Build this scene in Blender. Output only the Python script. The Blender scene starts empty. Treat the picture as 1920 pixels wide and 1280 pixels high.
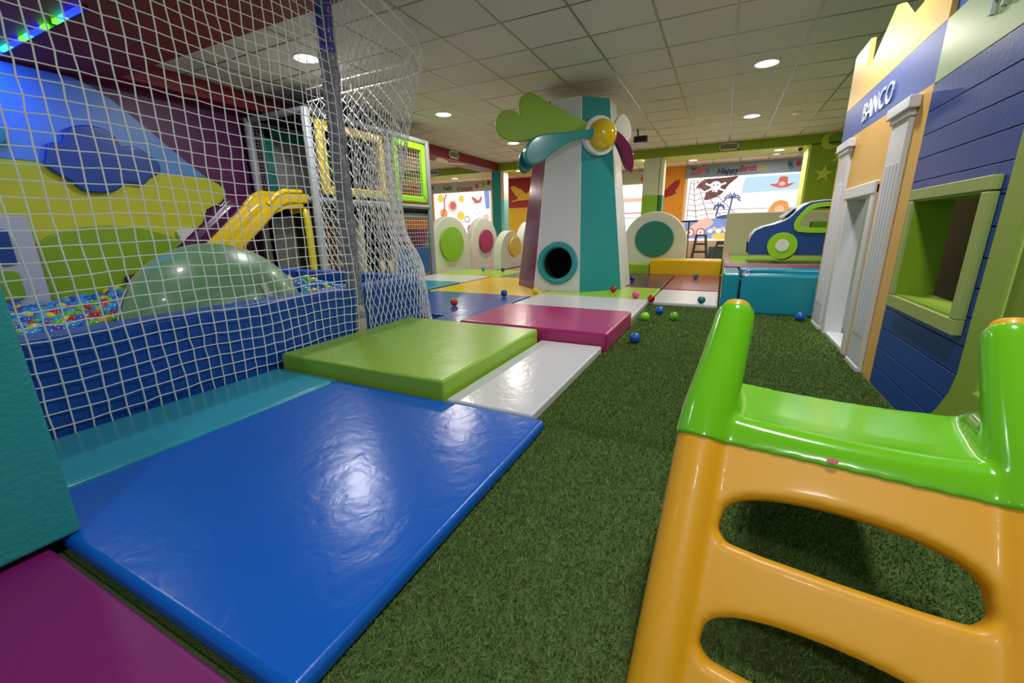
import bpy, bmesh, math, random
import numpy as np
from mathutils import Vector, Matrix
random.seed(7); PI = math.pi
sc = bpy.context.scene; COL = sc.collection
# ------------------------------------------------------------------ camera
cam_d = bpy.data.cameras.new('camera'); cam = bpy.data.objects.new('camera', cam_d); COL.objects.link(cam)
cam_d.sensor_width = 36; cam_d.lens = 782 / 1920 * 36; cam_d.clip_start = .02
R_ = (.89804415, .43965938, -.01470826); D_ = (.10074771, -.23810268, -.96600052); F_ = (-.42821326, .8660293, -.2581214)
m = Matrix.Identity(4)
for i in range(3):
    m[i][0] = R_[i]; m[i][1] = -D_[i]; m[i][2] = -F_[i]
m[0][3], m[1][3], m[2][3] = 0, 0, .8
cam.matrix_world = m
sc.camera = cam
# ------------------------------------------------------------------ world, colour management
w = bpy.data.worlds.new('world'); sc.world = w; w.use_nodes = True
w.node_tree.nodes['Background'].inputs[0].default_value = (.80, .88, 1, 1)
w.node_tree.nodes['Background'].inputs[1].default_value = .4
sc.view_settings.view_transform = 'Standard'; sc.view_settings.look = 'None'
sc.view_settings.gamma = 1; sc.view_settings.use_curve_mapping = False
sc.view_settings.exposure = 0.0
sc.cycles.max_bounces = 6; sc.cycles.diffuse_bounces = 4; sc.cycles.glossy_bounces = 3
LAMP_W = 30.0
ZC = 2.49      # ceiling height
# ------------------------------------------------------------------ materials
def lin(c):
    if isinstance(c, str):
        c = [int(c[i:i+2], 16) / 255 for i in (0, 2, 4)]
    return tuple((x / 12.92 if x <= .04045 else ((x + .055) / 1.055) ** 2.4) for x in c) + (1,)
MATS = {}
def mat(name, col, rough=.5, bump=0, bscale=30, metal=0, coat=0, var=0, vscale=4, emit=None, es=1, spec=.5, trans=0, wrinkle=0):
    if name in MATS: return MATS[name]
    M = bpy.data.materials.new(name); M.use_nodes = True; nt = M.node_tree; N = nt.nodes; b = N['Principled BSDF']
    c = lin(col); b.inputs['Base Color'].default_value = c; b.inputs['Roughness'].default_value = rough
    b.inputs['Metallic'].default_value = metal; b.inputs['Coat Weight'].default_value = coat; b.inputs['Coat Roughness'].default_value = .08
    b.inputs['Specular IOR Level'].default_value = spec; b.inputs['Transmission Weight'].default_value = trans
    tc = N.new('ShaderNodeTexCoord')
    if emit:
        b.inputs['Emission Color'].default_value = lin(emit); b.inputs['Emission Strength'].default_value = es
    if var:
        no = N.new('ShaderNodeTexNoise'); no.inputs['Scale'].default_value = vscale; no.inputs['Detail'].default_value = 5
        nt.links.new(tc.outputs['Object'], no.inputs['Vector'])
        mx = N.new('ShaderNodeMix'); mx.data_type = 'RGBA'
        mx.inputs['A'].default_value = tuple(x * (1 - var) for x in c[:3]) + (1,)
        mx.inputs['B'].default_value = tuple(min(1, x * (1 + var)) for x in c[:3]) + (1,)
        nt.links.new(no.outputs['Fac'], mx.inputs['Factor']); nt.links.new(mx.outputs['Result'], b.inputs['Base Color'])
    if bump or wrinkle:
        bp = N.new('ShaderNodeBump'); bp.inputs['Distance'].default_value = .01; bp.inputs['Strength'].default_value = 1
        no = N.new('ShaderNodeTexNoise'); no.inputs['Scale'].default_value = bscale; no.inputs['Detail'].default_value = 3; no.inputs['Distortion'].default_value = .6 if wrinkle else 0
        nt.links.new(tc.outputs['Object'], no.inputs['Vector'])
        mu = N.new('ShaderNodeMath'); mu.operation = 'MULTIPLY'; mu.inputs[1].default_value = bump
        nt.links.new(no.outputs['Fac'], mu.inputs[0])
        out = mu
        if wrinkle:
            n2 = N.new('ShaderNodeTexNoise'); n2.inputs['Scale'].default_value = 3.2; n2.inputs['Detail'].default_value = 3; n2.inputs['Distortion'].default_value = 1.2
            nt.links.new(tc.outputs['Object'], n2.inputs['Vector'])
            m2 = N.new('ShaderNodeMath'); m2.operation = 'MULTIPLY_ADD'; m2.inputs[1].default_value = wrinkle
            nt.links.new(n2.outputs['Fac'], m2.inputs[0]); nt.links.new(mu.outputs[0], m2.inputs[2]); out = m2
        nt.links.new(out.outputs[0], bp.inputs['Height']); nt.links.new(bp.outputs[0], b.inputs['Normal'])
    MATS[name] = M; return M
def vinyl(name, col, rough=.22): return mat('vinyl_' + name, col, rough, bump=.13, bscale=16, wrinkle=.28, spec=.5, var=.04)
V_BLUE = vinyl('blue', '0a60c8', .24); V_TEAL = vinyl('teal', '1f93a8'); V_TEALM = vinyl('teal_mat', '2e9cb4')
V_GREEN = vinyl('green', '8cb82c', .3); V_PINK = vinyl('pink', 'b02a70'); V_WHITE = vinyl('white', 'd6d6d8'); V_PURPLE = vinyl('purple', '7e1468', .5)
V_YELLOW = vinyl('yellow', 'e8c010'); V_BROWN = vinyl('maroon', '84304a'); V_LIME = vinyl('lime', 'a8d030'); V_CREAM = vinyl('cream', 'd6dacc', .45)
V_PIT = mat('vinyl_pit_blue', '0c4ca6', .42, bump=.1, bscale=40, wrinkle=.6)
V_GREY = mat('padding_grey', 'a8adb2', .45, bump=.3, bscale=25)
V_GREYB = vinyl('slate', '4a6a90')
PL_WHITE = mat('paint_white', 'e2e2e0', .4); PL_TEAL = mat('lacquer_teal', '2c9094', .22, coat=.3); PL_GREENB = mat('lacquer_green', '86b020', .5)
PL_MAROON = mat('lacquer_maroon', '6a1a48', .2, coat=.4, bump=.08, bscale=12); PL_YEL = mat('lacquer_yellow', 'd8b80e', .12, coat=.6)
TOWER_W = mat('tower_white', 'd4d4d2', .35); BLACK = mat('black_plastic', '0c0c0e', .4); DARK = mat('dark_void', '101012', .9)
M_ROPE = mat('rope_white', 'e6e6e2', .7); M_FINE = mat('net_thread', 'dcdcd6', .7)
M_DARKNET = mat('net_thread_dark', '2a2a2e', .8)

# ------------------------------------------------------------------ mesh builder
class MB:
    def __init__(s): s.v = []; s.f = []; s.mi = []; s.cur = 0
    def add(s, vs, fs, mi=None):
        o = len(s.v); s.v += [tuple(v) for v in vs]; s.f += [tuple(i + o for i in f) for f in fs]
        s.mi += [s.cur if mi is None else mi] * len(fs); return s
    def box(s, x0, x1, y0, y1, z0, z1, mi=None):
        v = [(x, y, z) for x in (x0, x1) for y in (y0, y1) for z in (z0, z1)]
        return s.add(v, [(0, 1, 3, 2), (4, 6, 7, 5), (0, 4, 5, 1), (2, 3, 7, 6), (0, 2, 6, 4), (1, 5, 7, 3)], mi)
    def prism(s, poly, axis, a, b, mi=None):
        def P(p, k):
            u, v = p
            return {'x': (k, u, v), 'y': (u, k, v), 'z': (u, v, k)}[axis]
        n = len(poly); vs = [P(p, a) for p in poly] + [P(p, b) for p in poly]
        fs = [tuple(range(n)), tuple(reversed(range(n, 2 * n)))] + [(i, i + n, (i + 1) % n + n, (i + 1) % n) for i in range(n)]
        return s.add(vs, fs, mi)
    def tube(s, path, r, seg=10, closed=False, caps=True, mi=None):
        P = [Vector(p) for p in path]; n = len(P); R = r if isinstance(r, (list, tuple)) else [r] * n
        vs = []; fs = []; up = None
        for i, p in enumerate(P):
            if closed: t = (P[(i + 1) % n] - P[i - 1])
            else: t = P[min(i + 1, n - 1)] - P[max(i - 1, 0)]
            t.normalize()
            if up is None:
                up = Vector((0, 0, 1)) if abs(t.z) < .9 else Vector((1, 0, 0))
            a = (up - t * up.dot(t)).normalized(); up = a; b = t.cross(a)
            for k in range(seg):
                q = p + (a * math.cos(2 * PI * k / seg) + b * math.sin(2 * PI * k / seg)) * R[i]; vs.append(q)
        m_ = n if closed else n - 1
        for i in range(m_):
            for k in range(seg):
                j = (i + 1) % n
                fs.append((i * seg + k, i * seg + (k + 1) % seg, j * seg + (k + 1) % seg, j * seg + k))
        if caps and not closed:
            fs.append(tuple(reversed(range(seg)))); fs.append(tuple(range((n - 1) * seg, n * seg)))
        return s.add(vs, fs, mi)
    def lathe(s, prof, c=(0, 0, 0), seg=32, mat4=None, mi=None):
        vs = []; fs = []; n = len(prof)
        for k in range(seg):
            a = 2 * PI * k / seg
            for r, z in prof: vs.append(Vector((r * math.cos(a), r * math.sin(a), z)))
        for k in range(seg):
            for i in range(n - 1):
                j = (k + 1) % seg; fs.append((k * n + i, j * n + i, j * n + i + 1, k * n + i + 1))
        if mat4: vs = [mat4 @ v for v in vs]
        vs = [v + Vector(c) for v in vs]
        return s.add(vs, fs, mi)
    def grid(s, rows, mi=None):
        n = len(rows[0]); vs = [p for r in rows for p in r]; fs = []
        for i in range(len(rows) - 1):
            for k in range(n - 1): fs.append((i * n + k, i * n + k + 1, (i + 1) * n + k + 1, (i + 1) * n + k))
        return s.add(vs, fs, mi)
    def build(s, name, mats, root=None, loc=None, bevel=0, seg=3, smooth=True, merge=True, mods=None):
        if not isinstance(mats, (list, tuple)): mats = [mats]
        me = bpy.data.meshes.new(name)
        if root is not None: off = Vector(ROOTLOC.get(root.name, (0, 0, 0)))
        elif loc is not None: off = Vector(loc)
        else:
            xs = [v[0] for v in s.v]; ys = [v[1] for v in s.v]; zs = [v[2] for v in s.v]
            off = Vector(((min(xs) + max(xs)) / 2, (min(ys) + max(ys)) / 2, min(zs)))
        me.from_pydata([tuple(Vector(v) - off) for v in s.v], [], s.f)
        for mm in mats: me.materials.append(mm)
        me.polygons.foreach_set('material_index', s.mi)
        bm = bmesh.new(); bm.from_mesh(me)
        if merge: bmesh.ops.remove_doubles(bm, verts=bm.verts, dist=1e-5)
        bmesh.ops.recalc_face_normals(bm, faces=bm.faces); bm.to_mesh(me); bm.free()
        o = bpy.data.objects.new(name, me); COL.objects.link(o)
        if root is not None: o.parent = root
        else: o.location = off
        ROOTLOC[o.name] = tuple(off)
        if bevel:
            b = o.modifiers.new('bevel', 'BEVEL'); b.width = bevel; b.segments = seg; b.limit_method = 'ANGLE'; b.angle_limit = math.radians(35); b.harden_normals = True
        if smooth and bevel: me.polygons.foreach_set('use_smooth', [True] * len(me.polygons))
        elif smooth:
            me.polygons.foreach_set('use_smooth', [True] * len(me.polygons)); me.set_sharp_from_angle(angle=math.radians(38))
        return o
ROOTLOC = {}
def tag(o, label, cat, group=None, kind=None):
    if kind: o['kind'] = kind
    if label: o['label'] = label
    if cat: o['category'] = cat
    if group: o['group'] = group
    return o
def thing(name, label, cat, loc=(0, 0, 0), group=None):
    o = bpy.data.objects.new(name, None); COL.objects.link(o); o.location = loc; o.empty_display_size = .1
    ROOTLOC[o.name] = tuple(loc); return tag(o, label, cat, group)
def struct(o, label=None): o['kind'] = 'structure'; o['label'] = label or ''; (None if label else o.__delitem__('label')); return o
def dup(root, loc, label=None):
    r = root.copy(); COL.objects.link(r); r.location = loc
    if label: r['label'] = label
    for ch in list(root.children):
        c = ch.copy(); COL.objects.link(c); c.parent = r
        for g in ch.children:
            d = g.copy(); COL.objects.link(d); d.parent = c
    return r
def box(name, m_, x0, x1, y0, y1, z0, z1, root=None, bevel=.0, seg=3):
    return MB().box(x0, x1, y0, y1, z0, z1).build(name, m_, root, bevel=bevel, seg=seg)
def circ(cx, cy, rx, ry, n=40, a0=0, a1=2 * PI, end=False):
    k = n if not end else n - 1
    return [(cx + rx * math.cos(a0 + (a1 - a0) * i / k), cy + ry * math.sin(a0 + (a1 - a0) * i / k)) for i in range(n)]
def shape2d(name, loops, thick, bev, M4, m_, root=None, res=3):
    """outline with holes, extruded with rounded edges; M4 maps (u,v,w) to world"""
    cu = bpy.data.curves.new(name, 'CURVE'); cu.dimensions = '2D'; cu.fill_mode = 'BOTH'; cu.extrude = max(0, thick / 2 - bev); cu.bevel_depth = bev; cu.bevel_resolution = res
    if bev: cu.offset = -bev
    for L in loops:
        sp = cu.splines.new('POLY'); sp.points.add(len(L) - 1); sp.use_cyclic_u = True
        for p, q in zip(sp.points, L): p.co = (q[0], q[1], 0, 1)
    t = bpy.data.objects.new('tmp', cu); COL.objects.link(t)
    dg = bpy.context.evaluated_depsgraph_get(); me = bpy.data.meshes.new_from_object(t.evaluated_get(dg))
    bpy.data.objects.remove(t); bpy.data.curves.remove(cu)
    mb = MB(); mb.add([M4 @ v.co for v in me.vertices], [tuple(p.vertices) for p in me.polygons]); bpy.data.meshes.remove(me)
    o = mb.build(name, m_, root)
    if bev: wn = o.modifiers.new('wn', 'WEIGHTED_NORMAL'); wn.keep_sharp = False; wn.weight = 100
    return o
def frameM(o, u, v):
    u = Vector(u); v = Vector(v); n = u.cross(v)
    M = Matrix.Identity(4)
    for i in range(3): M[i][0] = u[i]; M[i][1] = v[i]; M[i][2] = n[i]; M[i][3] = o[i]
    return M
def text(name, s, size, M4, m_, root, depth=.008, sx=1, shear=0, align='LEFT', bold=0):
    cu = bpy.data.curves.new(name, 'FONT'); cu.body = s; cu.size = size; cu.extrude = depth / 2; cu.shear = shear; cu.align_x = align; cu.offset = bold
    cu.resolution_u = 3
    t = bpy.data.objects.new('tmp', cu); COL.objects.link(t); dg = bpy.context.evaluated_depsgraph_get()
    me = bpy.data.meshes.new_from_object(t.evaluated_get(dg)); bpy.data.objects.remove(t); bpy.data.curves.remove(cu)
    mb = MB(); mb.add([M4 @ Vector((v.co.x * sx, v.co.y, v.co.z)) for v in me.vertices], [tuple(p.vertices) for p in me.polygons]); bpy.data.meshes.remove(me)
    return mb.build(name, m_, root, merge=False, smooth=False)

# ------------------------------------------------------------------ room shell
M_CEIL = mat('ceiling_tile', 'cac8c0', .85, bump=.15, bscale=120, var=.05, vscale=1.5)
M_TBAR = mat('ceiling_bar', '8c8e84', .3, metal=.4)
M_SOFF = mat('soffit_maroon', '7a1222', .55, bump=.05, bscale=60)
M_PURW = mat('wall_purple', '5a1450', .45, bump=.05, bscale=60)
M_GRNW = mat('wall_green', '7c9a12', .6, bump=.05, bscale=60)
M_LIMEW = mat('soffit_lime', 'b8bc40', .6)
M_FLOOR = mat('floor_cream', 'cfc2a4', .4, var=.08, vscale=3)
M_ORW = mat('wall_orange', 'e89a20', .6); M_PEACH = mat('ceiling_peach', 'e8cbb8', .8)
struct(box('floor', M_FLOOR, -14, 6, -3, 14, -.12, -.02), 'pale cream hard floor seen beyond the mats')
for nm, b in (('ceiling', (-5.45, 3, 2.47, 10.4, ZC, ZC + .1)), ('ceiling', (-14, -5.95, 6.3, 10.4, ZC, ZC + .1)), ('ceiling', (-5.8, 3, -3, 1.3, ZC, ZC + .1))):
    struct(box(nm, M_CEIL, *b))
struct(box('ceiling', M_PEACH, -14, 6, 11.3, 13, 2.375, 2.475))
# suspended grid bars
g = MB()
x = -5.465 + .6 * 0
xs = [-.068 + .6 * k for k in range(-8, 6)]; ys = [3.649 + .6 * k for k in range(-1, 12)]
for x in xs: g.box(x - .0085, x + .0085, 2.47, 10.4, ZC - .004, ZC + .002)
for y in ys: g.box(-5.45, 3, y - .008, y + .008, ZC - .003, ZC + .002)
struct(g.build('trim_1', M_TBAR, smooth=False), 'metal grid bars of the tiled ceiling')
g = MB()
for k in range(12):
    g.box(-14, 6, 11.3 + .6 * k - .01, 11.3 + .6 * k + .01, 2.371, 2.376) if k < 3 else None
for k in range(30): x = -13 + .6 * k; g.box(x - .01, x + .01, 11.3, 13, 2.372, 2.376)
struct(g.build('trim_2', M_TBAR, smooth=False), 'grid bars of the far ceiling')
sf = MB(); sf.box(-5.8, -5.45, 2.47, 6.3, 2.3, ZC + .1); sf.box(-5.95, -5.45, 6.3, 10.4, 2.3, ZC + .1)
so = struct(sf.build('trim_3', M_SOFF, bevel=.004), 'maroon dropped beam along the left of the ceiling')
struct(box('trim_4', M_SOFF, -5.8, 3, 1.3, 2.469, 2.3, ZC + .1, bevel=.004), 'maroon dropped beam crossing near the camera')
gb = MB(); gb.box(-14, 3, 10.4, 11.3, 2.3, ZC + .1, 0)
go = gb.build('trim_5', [M_GRNW, M_LIMEW], smooth=False)
for p in go.data.polygons:
    if p.normal.z < -.5: p.material_index = 1
struct(go, 'green dropped beam above the far opening')
lw = MB(); lw.box(-5.95, -5.8, -3, 5.3, 0, ZC); struct(lw.build('wall_left', M_PURW, smooth=False), 'purple wall behind the ball pit')
struct(box('wall_right', M_GRNW, 2.6, 2.7, -3, 13, 0, ZC), 'green wall behind the toy house fronts')
# green pillar wall right of the opening
struct(box('wall_back', M_GRNW, 1.37, 2.6, 10.4, 11.0, 0, 2.32, bevel=.003), 'green wall with pale moon and stars beside the far opening')
struct(box('trim_6', mat('jamb_lit_tint', 'c8d860', .6), 1.33, 1.369, 10.4, 11.0, 0, 2.3), 'jamb of the opening, its yellow light put into the colour')  # jamb catches yellow light, painted here as a paler base colour
M_STAR = mat('paint_pale_green', 'b6c040', .6)
def star(cx, cz, r, rot=0):
    return [(cx + (r if i % 2 == 0 else r * .42) * math.sin(rot + i * PI / 5), cz + (r if i % 2 == 0 else r * .42) * math.cos(rot + i * PI / 5)) for i in range(10)]
tag(MB().prism(star(1.63, 1.76, .16, .1), 'y', 10.38, 10.399).build('wall_star', M_STAR, smooth=False), 'pale star on the green wall right of the opening, lower of the two', 'star', 'stars on the green wall')
tag(MB().prism(star(1.84, 2.03, .15, .5), 'y', 10.38, 10.399).build('wall_star', M_STAR, smooth=False), 'pale star on the green wall, half hidden by the toy bank', 'star', 'stars on the green wall')
mo = circ(1.66, 2.34, .15, .15, 20, PI * .35, PI * 1.75, True) + list(reversed(circ(1.72, 2.37, .11, .11, 20, PI * .33, PI * 1.72, True)))
tag(MB().prism(mo, 'y', 10.38, 10.399).build('wall_moon', M_STAR, smooth=False), 'pale crescent moon high on the green wall', 'moon')
# far wall
struct(box('wall_far', mat('wall_far_cream', 'ecc9a8', .7), -14, 3, 12.8, 12.95, 0, ZC), 'far wall holding the lit window murals')
struct(box('wall_far_1', M_ORW, -1.68, -1.06, 12.76, 12.799, .5, 2.37), 'orange panel with a red winged bird')
struct(box('wall_far_2', M_ORW, -10.2, -9.35, 12.76, 12.799, 0, 2.37), 'orange stretch of the far wall at left')
struct(box('wall_far_3', M_ORW, -14, -10.2, 12.70, 12.799, 0, 2.2), 'orange wall seen through the green framed window')
# far pillars
def column(n, x0, x1, y0, y1, bands, lab):
    mb = MB(); ms = []
    for i, (z0, z1, m_) in enumerate(bands):
        mb.box(x0, x1, y0, y1, z0, z1, i); ms.append(m_)
    return struct(mb.build(n, ms, smooth=False, merge=False), lab)
column('wall_pillar_1', -5.68, -5.43, 10.42, 10.8, [(0, .45, mat('paint_plum', '7c1c5c', .4)), (.45, 2.3, mat('paint_teal', '1c8a7c', .35))], 'teal and plum painted pillar left of the windmill')
column('wall_pillar_2', -5.425, -5.33, 10.43, 10.7, [(0, 1.6, mat('paint_aqua', '86ccc8', .5)), (1.6, 2.3, mat('paint_blush', 'd8bcac', .6))], 'narrow aqua and blush pillar')
column('wall_pillar_3', -1.76, -1.42, 10.42, 10.8, [(0, 1.52, mat('paint_lime', '86b820', .35)), (1.52, 2.3, mat('paint_pistachio', 'c2ceb0', .3))], 'pistachio and lime pillar right of the windmill')
column('wall_pillar_4', -1.41, -1.33, 10.5, 10.85, [(0, 1.52, mat('paint_bottle', '2a8050', .4)), (1.52, 2.3, mat('paint_offwhite', 'e6e0cc', .5))], 'narrow off white and green pillar edge')

# ------------------------------------------------------------------ ceiling lamps
M_GLOW = mat('lamp_glow', 'ffffff', .5, emit='fffaf0', es=14); M_RIM = mat('lamp_rim', 'f0f0ee', .4)
def lamp(x, y, z, r, label, group, power=LAMP_W, col=(1, .93, .82), first=[None]):
    t = thing('ceiling_light', label, 'ceiling light', (x, y, z), group)
    MB().lathe([(r, -.001), (r, -.008), (r + .012, -.010), (r + .018, -.003), (r + .018, 0)], (x, y, z), 36).build('light_rim', M_RIM, t)
    MB().lathe([(.0001, -.006), (r, -.006)], (x, y, z), 36).build('light_diffuser', M_GLOW, t)
    L = bpy.data.lights.new('downlight', 'AREA'); L.shape = 'DISK'; L.size = 2 * r; L.energy = power; L.color = col
    o = bpy.data.objects.new('downlight', L); COL.objects.link(o); o.parent = t; o.location = (0, 0, -.012)
    return t
G1 = 'round downlights in the tiled ceiling'
COOL = (.97, .98, 1); WARM = (1, .92, .82)
lamp(-3.92, 3.38, ZC, .11, 'round ceiling downlight seen through the net left of the grey pole', G1, col=COOL)
lamp(-3.94, 5.77, ZC, .11, 'round ceiling downlight between the net and the windmill blades', G1, col=WARM)
lamp(-3.97, 8.23, ZC, .11, 'round ceiling downlight just behind the green windmill blade', G1, col=WARM)
lamp(.24, 5.79, ZC, .11, 'largest round downlight in the ceiling right of the windmill', G1, col=WARM)
lamp(.225, 8.24, ZC, .11, 'round downlight further back right of the windmill', G1, col=WARM)
lamp(.24, 3.35, ZC, .11, 'round downlight above the lawn, out of frame', G1, col=COOL)
lamp(-3.92, .9, ZC, .11, 'round downlight above the near end of the ball pit, out of frame', G1, power=LAMP_W * .35, col=COOL)
lamp(.24, .9, ZC, .11, 'round downlight above the toddler slide, out of frame', G1, power=LAMP_W * .8, col=COOL)
lamp(.24, -1.53, ZC, .11, 'unseen round downlight added behind the camera on the lawn side', G1, power=LAMP_W * .85, col=COOL)  # unseen, added in line with the row to brighten the toddler slide
lamp(-3.92, -1.53, ZC, .11, 'unseen round downlight added behind the camera on the ball pit side', G1, power=LAMP_W * .4, col=COOL)  # unseen partner of the lamp above, added to brighten the foreground
lamp(1.25, 3.2, ZC, .11, 'unseen round downlight added to light the inside of the toy bank', G1, power=LAMP_W * .6, col=COOL)  # added fill lamp, the doorway and window interior stay black without it
G2 = 'small downlights in and behind the green beam'
for x, y, z, l in ((-.79, 11.2, 2.3, 'small downlight under the green beam above the pirate mural'), (.86, 10.68, 2.3, 'small downlight under the green beam near the moon wall, front one'),
                (.90, 11.75, 2.375, 'small ceiling downlight just behind the green beam near the moon wall'), (-1.74, 10.62, 2.3, 'small downlight in front of the pistachio pillar'),
                (-7.3, 11.1, 2.3, 'small downlight above the bubble mural'), (-4.95, 10.62, 2.3, 'small downlight above the red and yellow bird panel')):
    lamp(x, y, z, .085, l, G2, power=LAMP_W * .55, col=WARM)
lamp(-8.5, 8.6, ZC, .11, 'round downlight seen through the green framed window', G1, power=LAMP_W, col=WARM)

# ------------------------------------------------------------------ lawn
M_TURF = mat('turf_base', '586c34', .95, bump=.8, bscale=180, var=.4, vscale=60)
struct(box('floor_turf', M_TURF, -1.9, 2.6, -2.0, 4.72, -.019, 0), 'green artificial turf')
def turf():
    rng = np.random.default_rng(3)
    def region(n, x0, x1, y0, y1, h, wd):
        x = rng.uniform(x0, x1, n); y = rng.uniform(y0, y1, n); a = rng.uniform(0, 2 * PI, n); hh = h * rng.uniform(.5, 1.15, n)
        ln = rng.normal(0, .55, n) * hh; lb = rng.normal(0, .55, n) * hh
        v = np.zeros((n, 3, 3)); dx = np.cos(a) * wd / 2; dy = np.sin(a) * wd / 2
        v[:, 0] = np.stack([x - dx, y - dy, np.zeros(n)], 1); v[:, 1] = np.stack([x + dx, y + dy, np.zeros(n)], 1)
        v[:, 2] = np.stack([x + ln, y + lb, hh], 1); return v
    V = np.concatenate([region(95000, -.6, .9, .2, 1.6, .012, .003), region(95000, -.64, .76, 1.5, 3.0, .013, .0038), region(50000, -.62, .76, 3.0, 4.5, .014, .005), region(6000, -.66, .05, 4.4, 4.62, .012, .005)])
    n = len(V); me = bpy.data.meshes.new('turf_blades'); me.vertices.add(n * 3); me.vertices.foreach_set('co', V.reshape(-1).astype(np.float32))
    me.loops.add(n * 3); me.loops.foreach_set('vertex_index', np.arange(n * 3, dtype=np.int32)); me.polygons.add(n); me.polygons.foreach_set('loop_start', np.arange(0, n * 3, 3, dtype=np.int32))
    me.polygons.foreach_set('material_index', rng.integers(0, 3, n).astype(np.int32))
    me.update(); me.validate()
    for c in ('63803a', '7a984c', '4c662e'): me.materials.append(mat('blade_' + c, c, .7, spec=.25))
    o = bpy.data.objects.new('turf_blades', me); COL.objects.link(o)
    return tag(o, 'short green blades of the artificial turf lawn', 'turf', kind='stuff')
turf()

# ------------------------------------------------------------------ mats
def fmat(label, m_, x0, x1, y0, y1, z0, z1, bev=.014, name='soft_mat', group=None):
    mb = MB(); o = mb.box(x0 + .004, x1 - .004, y0 + .004, y1 - .004, z0, z1).build(name, m_, bevel=min(bev, (z1 - z0) * .45), seg=4)
    return tag(o, label, 'floor mat', group)
fmat('big glossy blue mat nearest the camera', V_BLUE, -1.745, -.572, .3, 1.465, 0, .05, .02)
fmat('purple mat in the lower left corner of the view', V_PURPLE, -2.2, -.572, -1.0, .285, 0, .035, .015)
fmat('long turquoise mat strip between the netted wall and the big blue mat', V_TEALM, -2.235, -1.75, .3, 1.465, 0, .052)
fmat('flat white mat beside the thick green mat, edge on the turf', V_WHITE, -1.08, -.638, 1.47, 2.64, 0, .05, .012)
fmat('thick olive green mat with a raised edge, in front of the net pole', V_GREEN, -2.225, -1.088, 1.475, 2.62, 0, .132, .014)
fmat('thick raspberry pink mat behind the green one', V_PINK, -1.775, -.612, 2.655, 3.51, 0, .132, .018)
fmat('white mat behind the pink mat', V_WHITE, -1.93, -.64, 3.52, 4.68, 0, .05, .012)
tag(MB().prism([(-2.24, 2.65), (-1.785, 2.65), (-1.785, 3.505), (-1.94, 3.505), (-1.94, 4.45), (-3.3, 4.45), (-3.3, 3.14), (-2.24, 3.14)], 'z', 0, .05).build('soft_mat', mat('vinyl_navy', '1c50a8', .2, bump=.1, bscale=16, wrinkle=.35), bevel=.014, seg=4), 'dark blue mat wrapping the corner of the ball pit with an orange ball on it', 'floor mat')
fmat('yellow mat left of the windmill foot', V_YELLOW, -3.42, -1.94, 4.46, 6.2, 0, .045, .012)
fmat('lime green mat under the windmill', V_LIME, -1.93, -.645, 4.69, 5.66, 0, .045, .012)
fmat('turquoise mat beside the yellow mat', V_TEAL, -4.55, -3.43, 4.3, 5.24, 0, .07)
fmat('white mat at the foot of the climbing frame', V_WHITE, -4.55, -3.46, 5.25, 6.15, 0, .06)
fmat('lime mat in front of the big white arches', V_LIME, -4.6, -3.3, 6.22, 7.3, 0, .05)
fmat('slate blue mat left behind the windmill', V_GREYB, -3.29, -1.9, 6.22, 7.3, 0, .04)
fmat('rose mat in front of the small yellow dotted arch', mat('vinyl_rose', 'b07888', .3), -4.6, -2.6, 7.31, 10.0, -.019, .04)
fmat('white mat between the lawn and the maroon mats', V_WHITE, -.636, .03, 4.64, 5.66, 0, .035, .01)
fmat('maroon mat in front of the yellow block', V_BROWN, -.636, .035, 5.67, 7.55, 0, .04, .012)
fmat('darker maroon mat beside the windmill foot', mat('vinyl_plum', '5c2848', .22, wrinkle=.9), -1.45, -.645, 5.67, 7.55, 0, .04, .012)
def fblock(name, label, m_, *b, bev=.02, cat='foam block', group=None):
    return tag(box(name, m_, *b, bevel=bev, seg=4), label, cat, group)
fblock('foam_block', 'yellow foam step block in front of the far arch', V_YELLOW, -1.08, .03, 7.6, 8.25 - .1, 0, .27)
fblock('foam_block', 'low green foam block left of the yellow step block', V_GREEN, -1.75, -1.09, 7.6, 8.1, 0, .19)
# near teal block
fblock('foam_block', 'tall turquoise foam block at the left edge of the view', mat('foam_teal', '269090', .55, bump=.25, bscale=90), -2.2, -1.435, -.9, .337, .052, 1.0, bev=.012)

# ------------------------------------------------------------------ teal ball pool at right
G = 'turquoise padded walls of the small pool'
fblock('padded_wall', 'turquoise padded wall facing the lawn, front of the small pool', V_TEAL, .2, 1.5, 4.46, 4.62, .001, .37, bev=.022, cat='padded wall', group=G)
fblock('padded_wall', 'turquoise padded wall end post at the left corner of the small pool', V_TEAL, .04, .19, 4.56, 5.26, .001, .365, bev=.022, cat='padded wall', group=G)
fblock('padded_wall', 'turquoise padded wall at the back of the small pool below the car', V_TEAL, .2, 1.5, 5.02, 5.26, .001, .375, bev=.022, cat='padded wall', group=G)
fblock('play_platform', 'raised green padded platform carrying the toy car', V_GREEN, .04, 2.3, 5.27, 8.1, 0, .33, bev=.02, cat='platform')
fmat('purple mat on the raised platform under the toy car', V_PURPLE, .045, 1.05, 5.3, 5.7, .331, .375, .012)
fmat('pale maroon strip mat along the left edge of the platform', mat('vinyl_mauve', 'a07a80', .4), .045, .13, 5.72, 8.05, .331, .37, .012)
fblock('foam_board', 'upright cream foam board behind the toy car', mat('foam_cream', 'c8c4a4', .6), .03, 1.5, 8.12, 8.24, 0, 1.02, bev=.012, cat='foam board')

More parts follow.
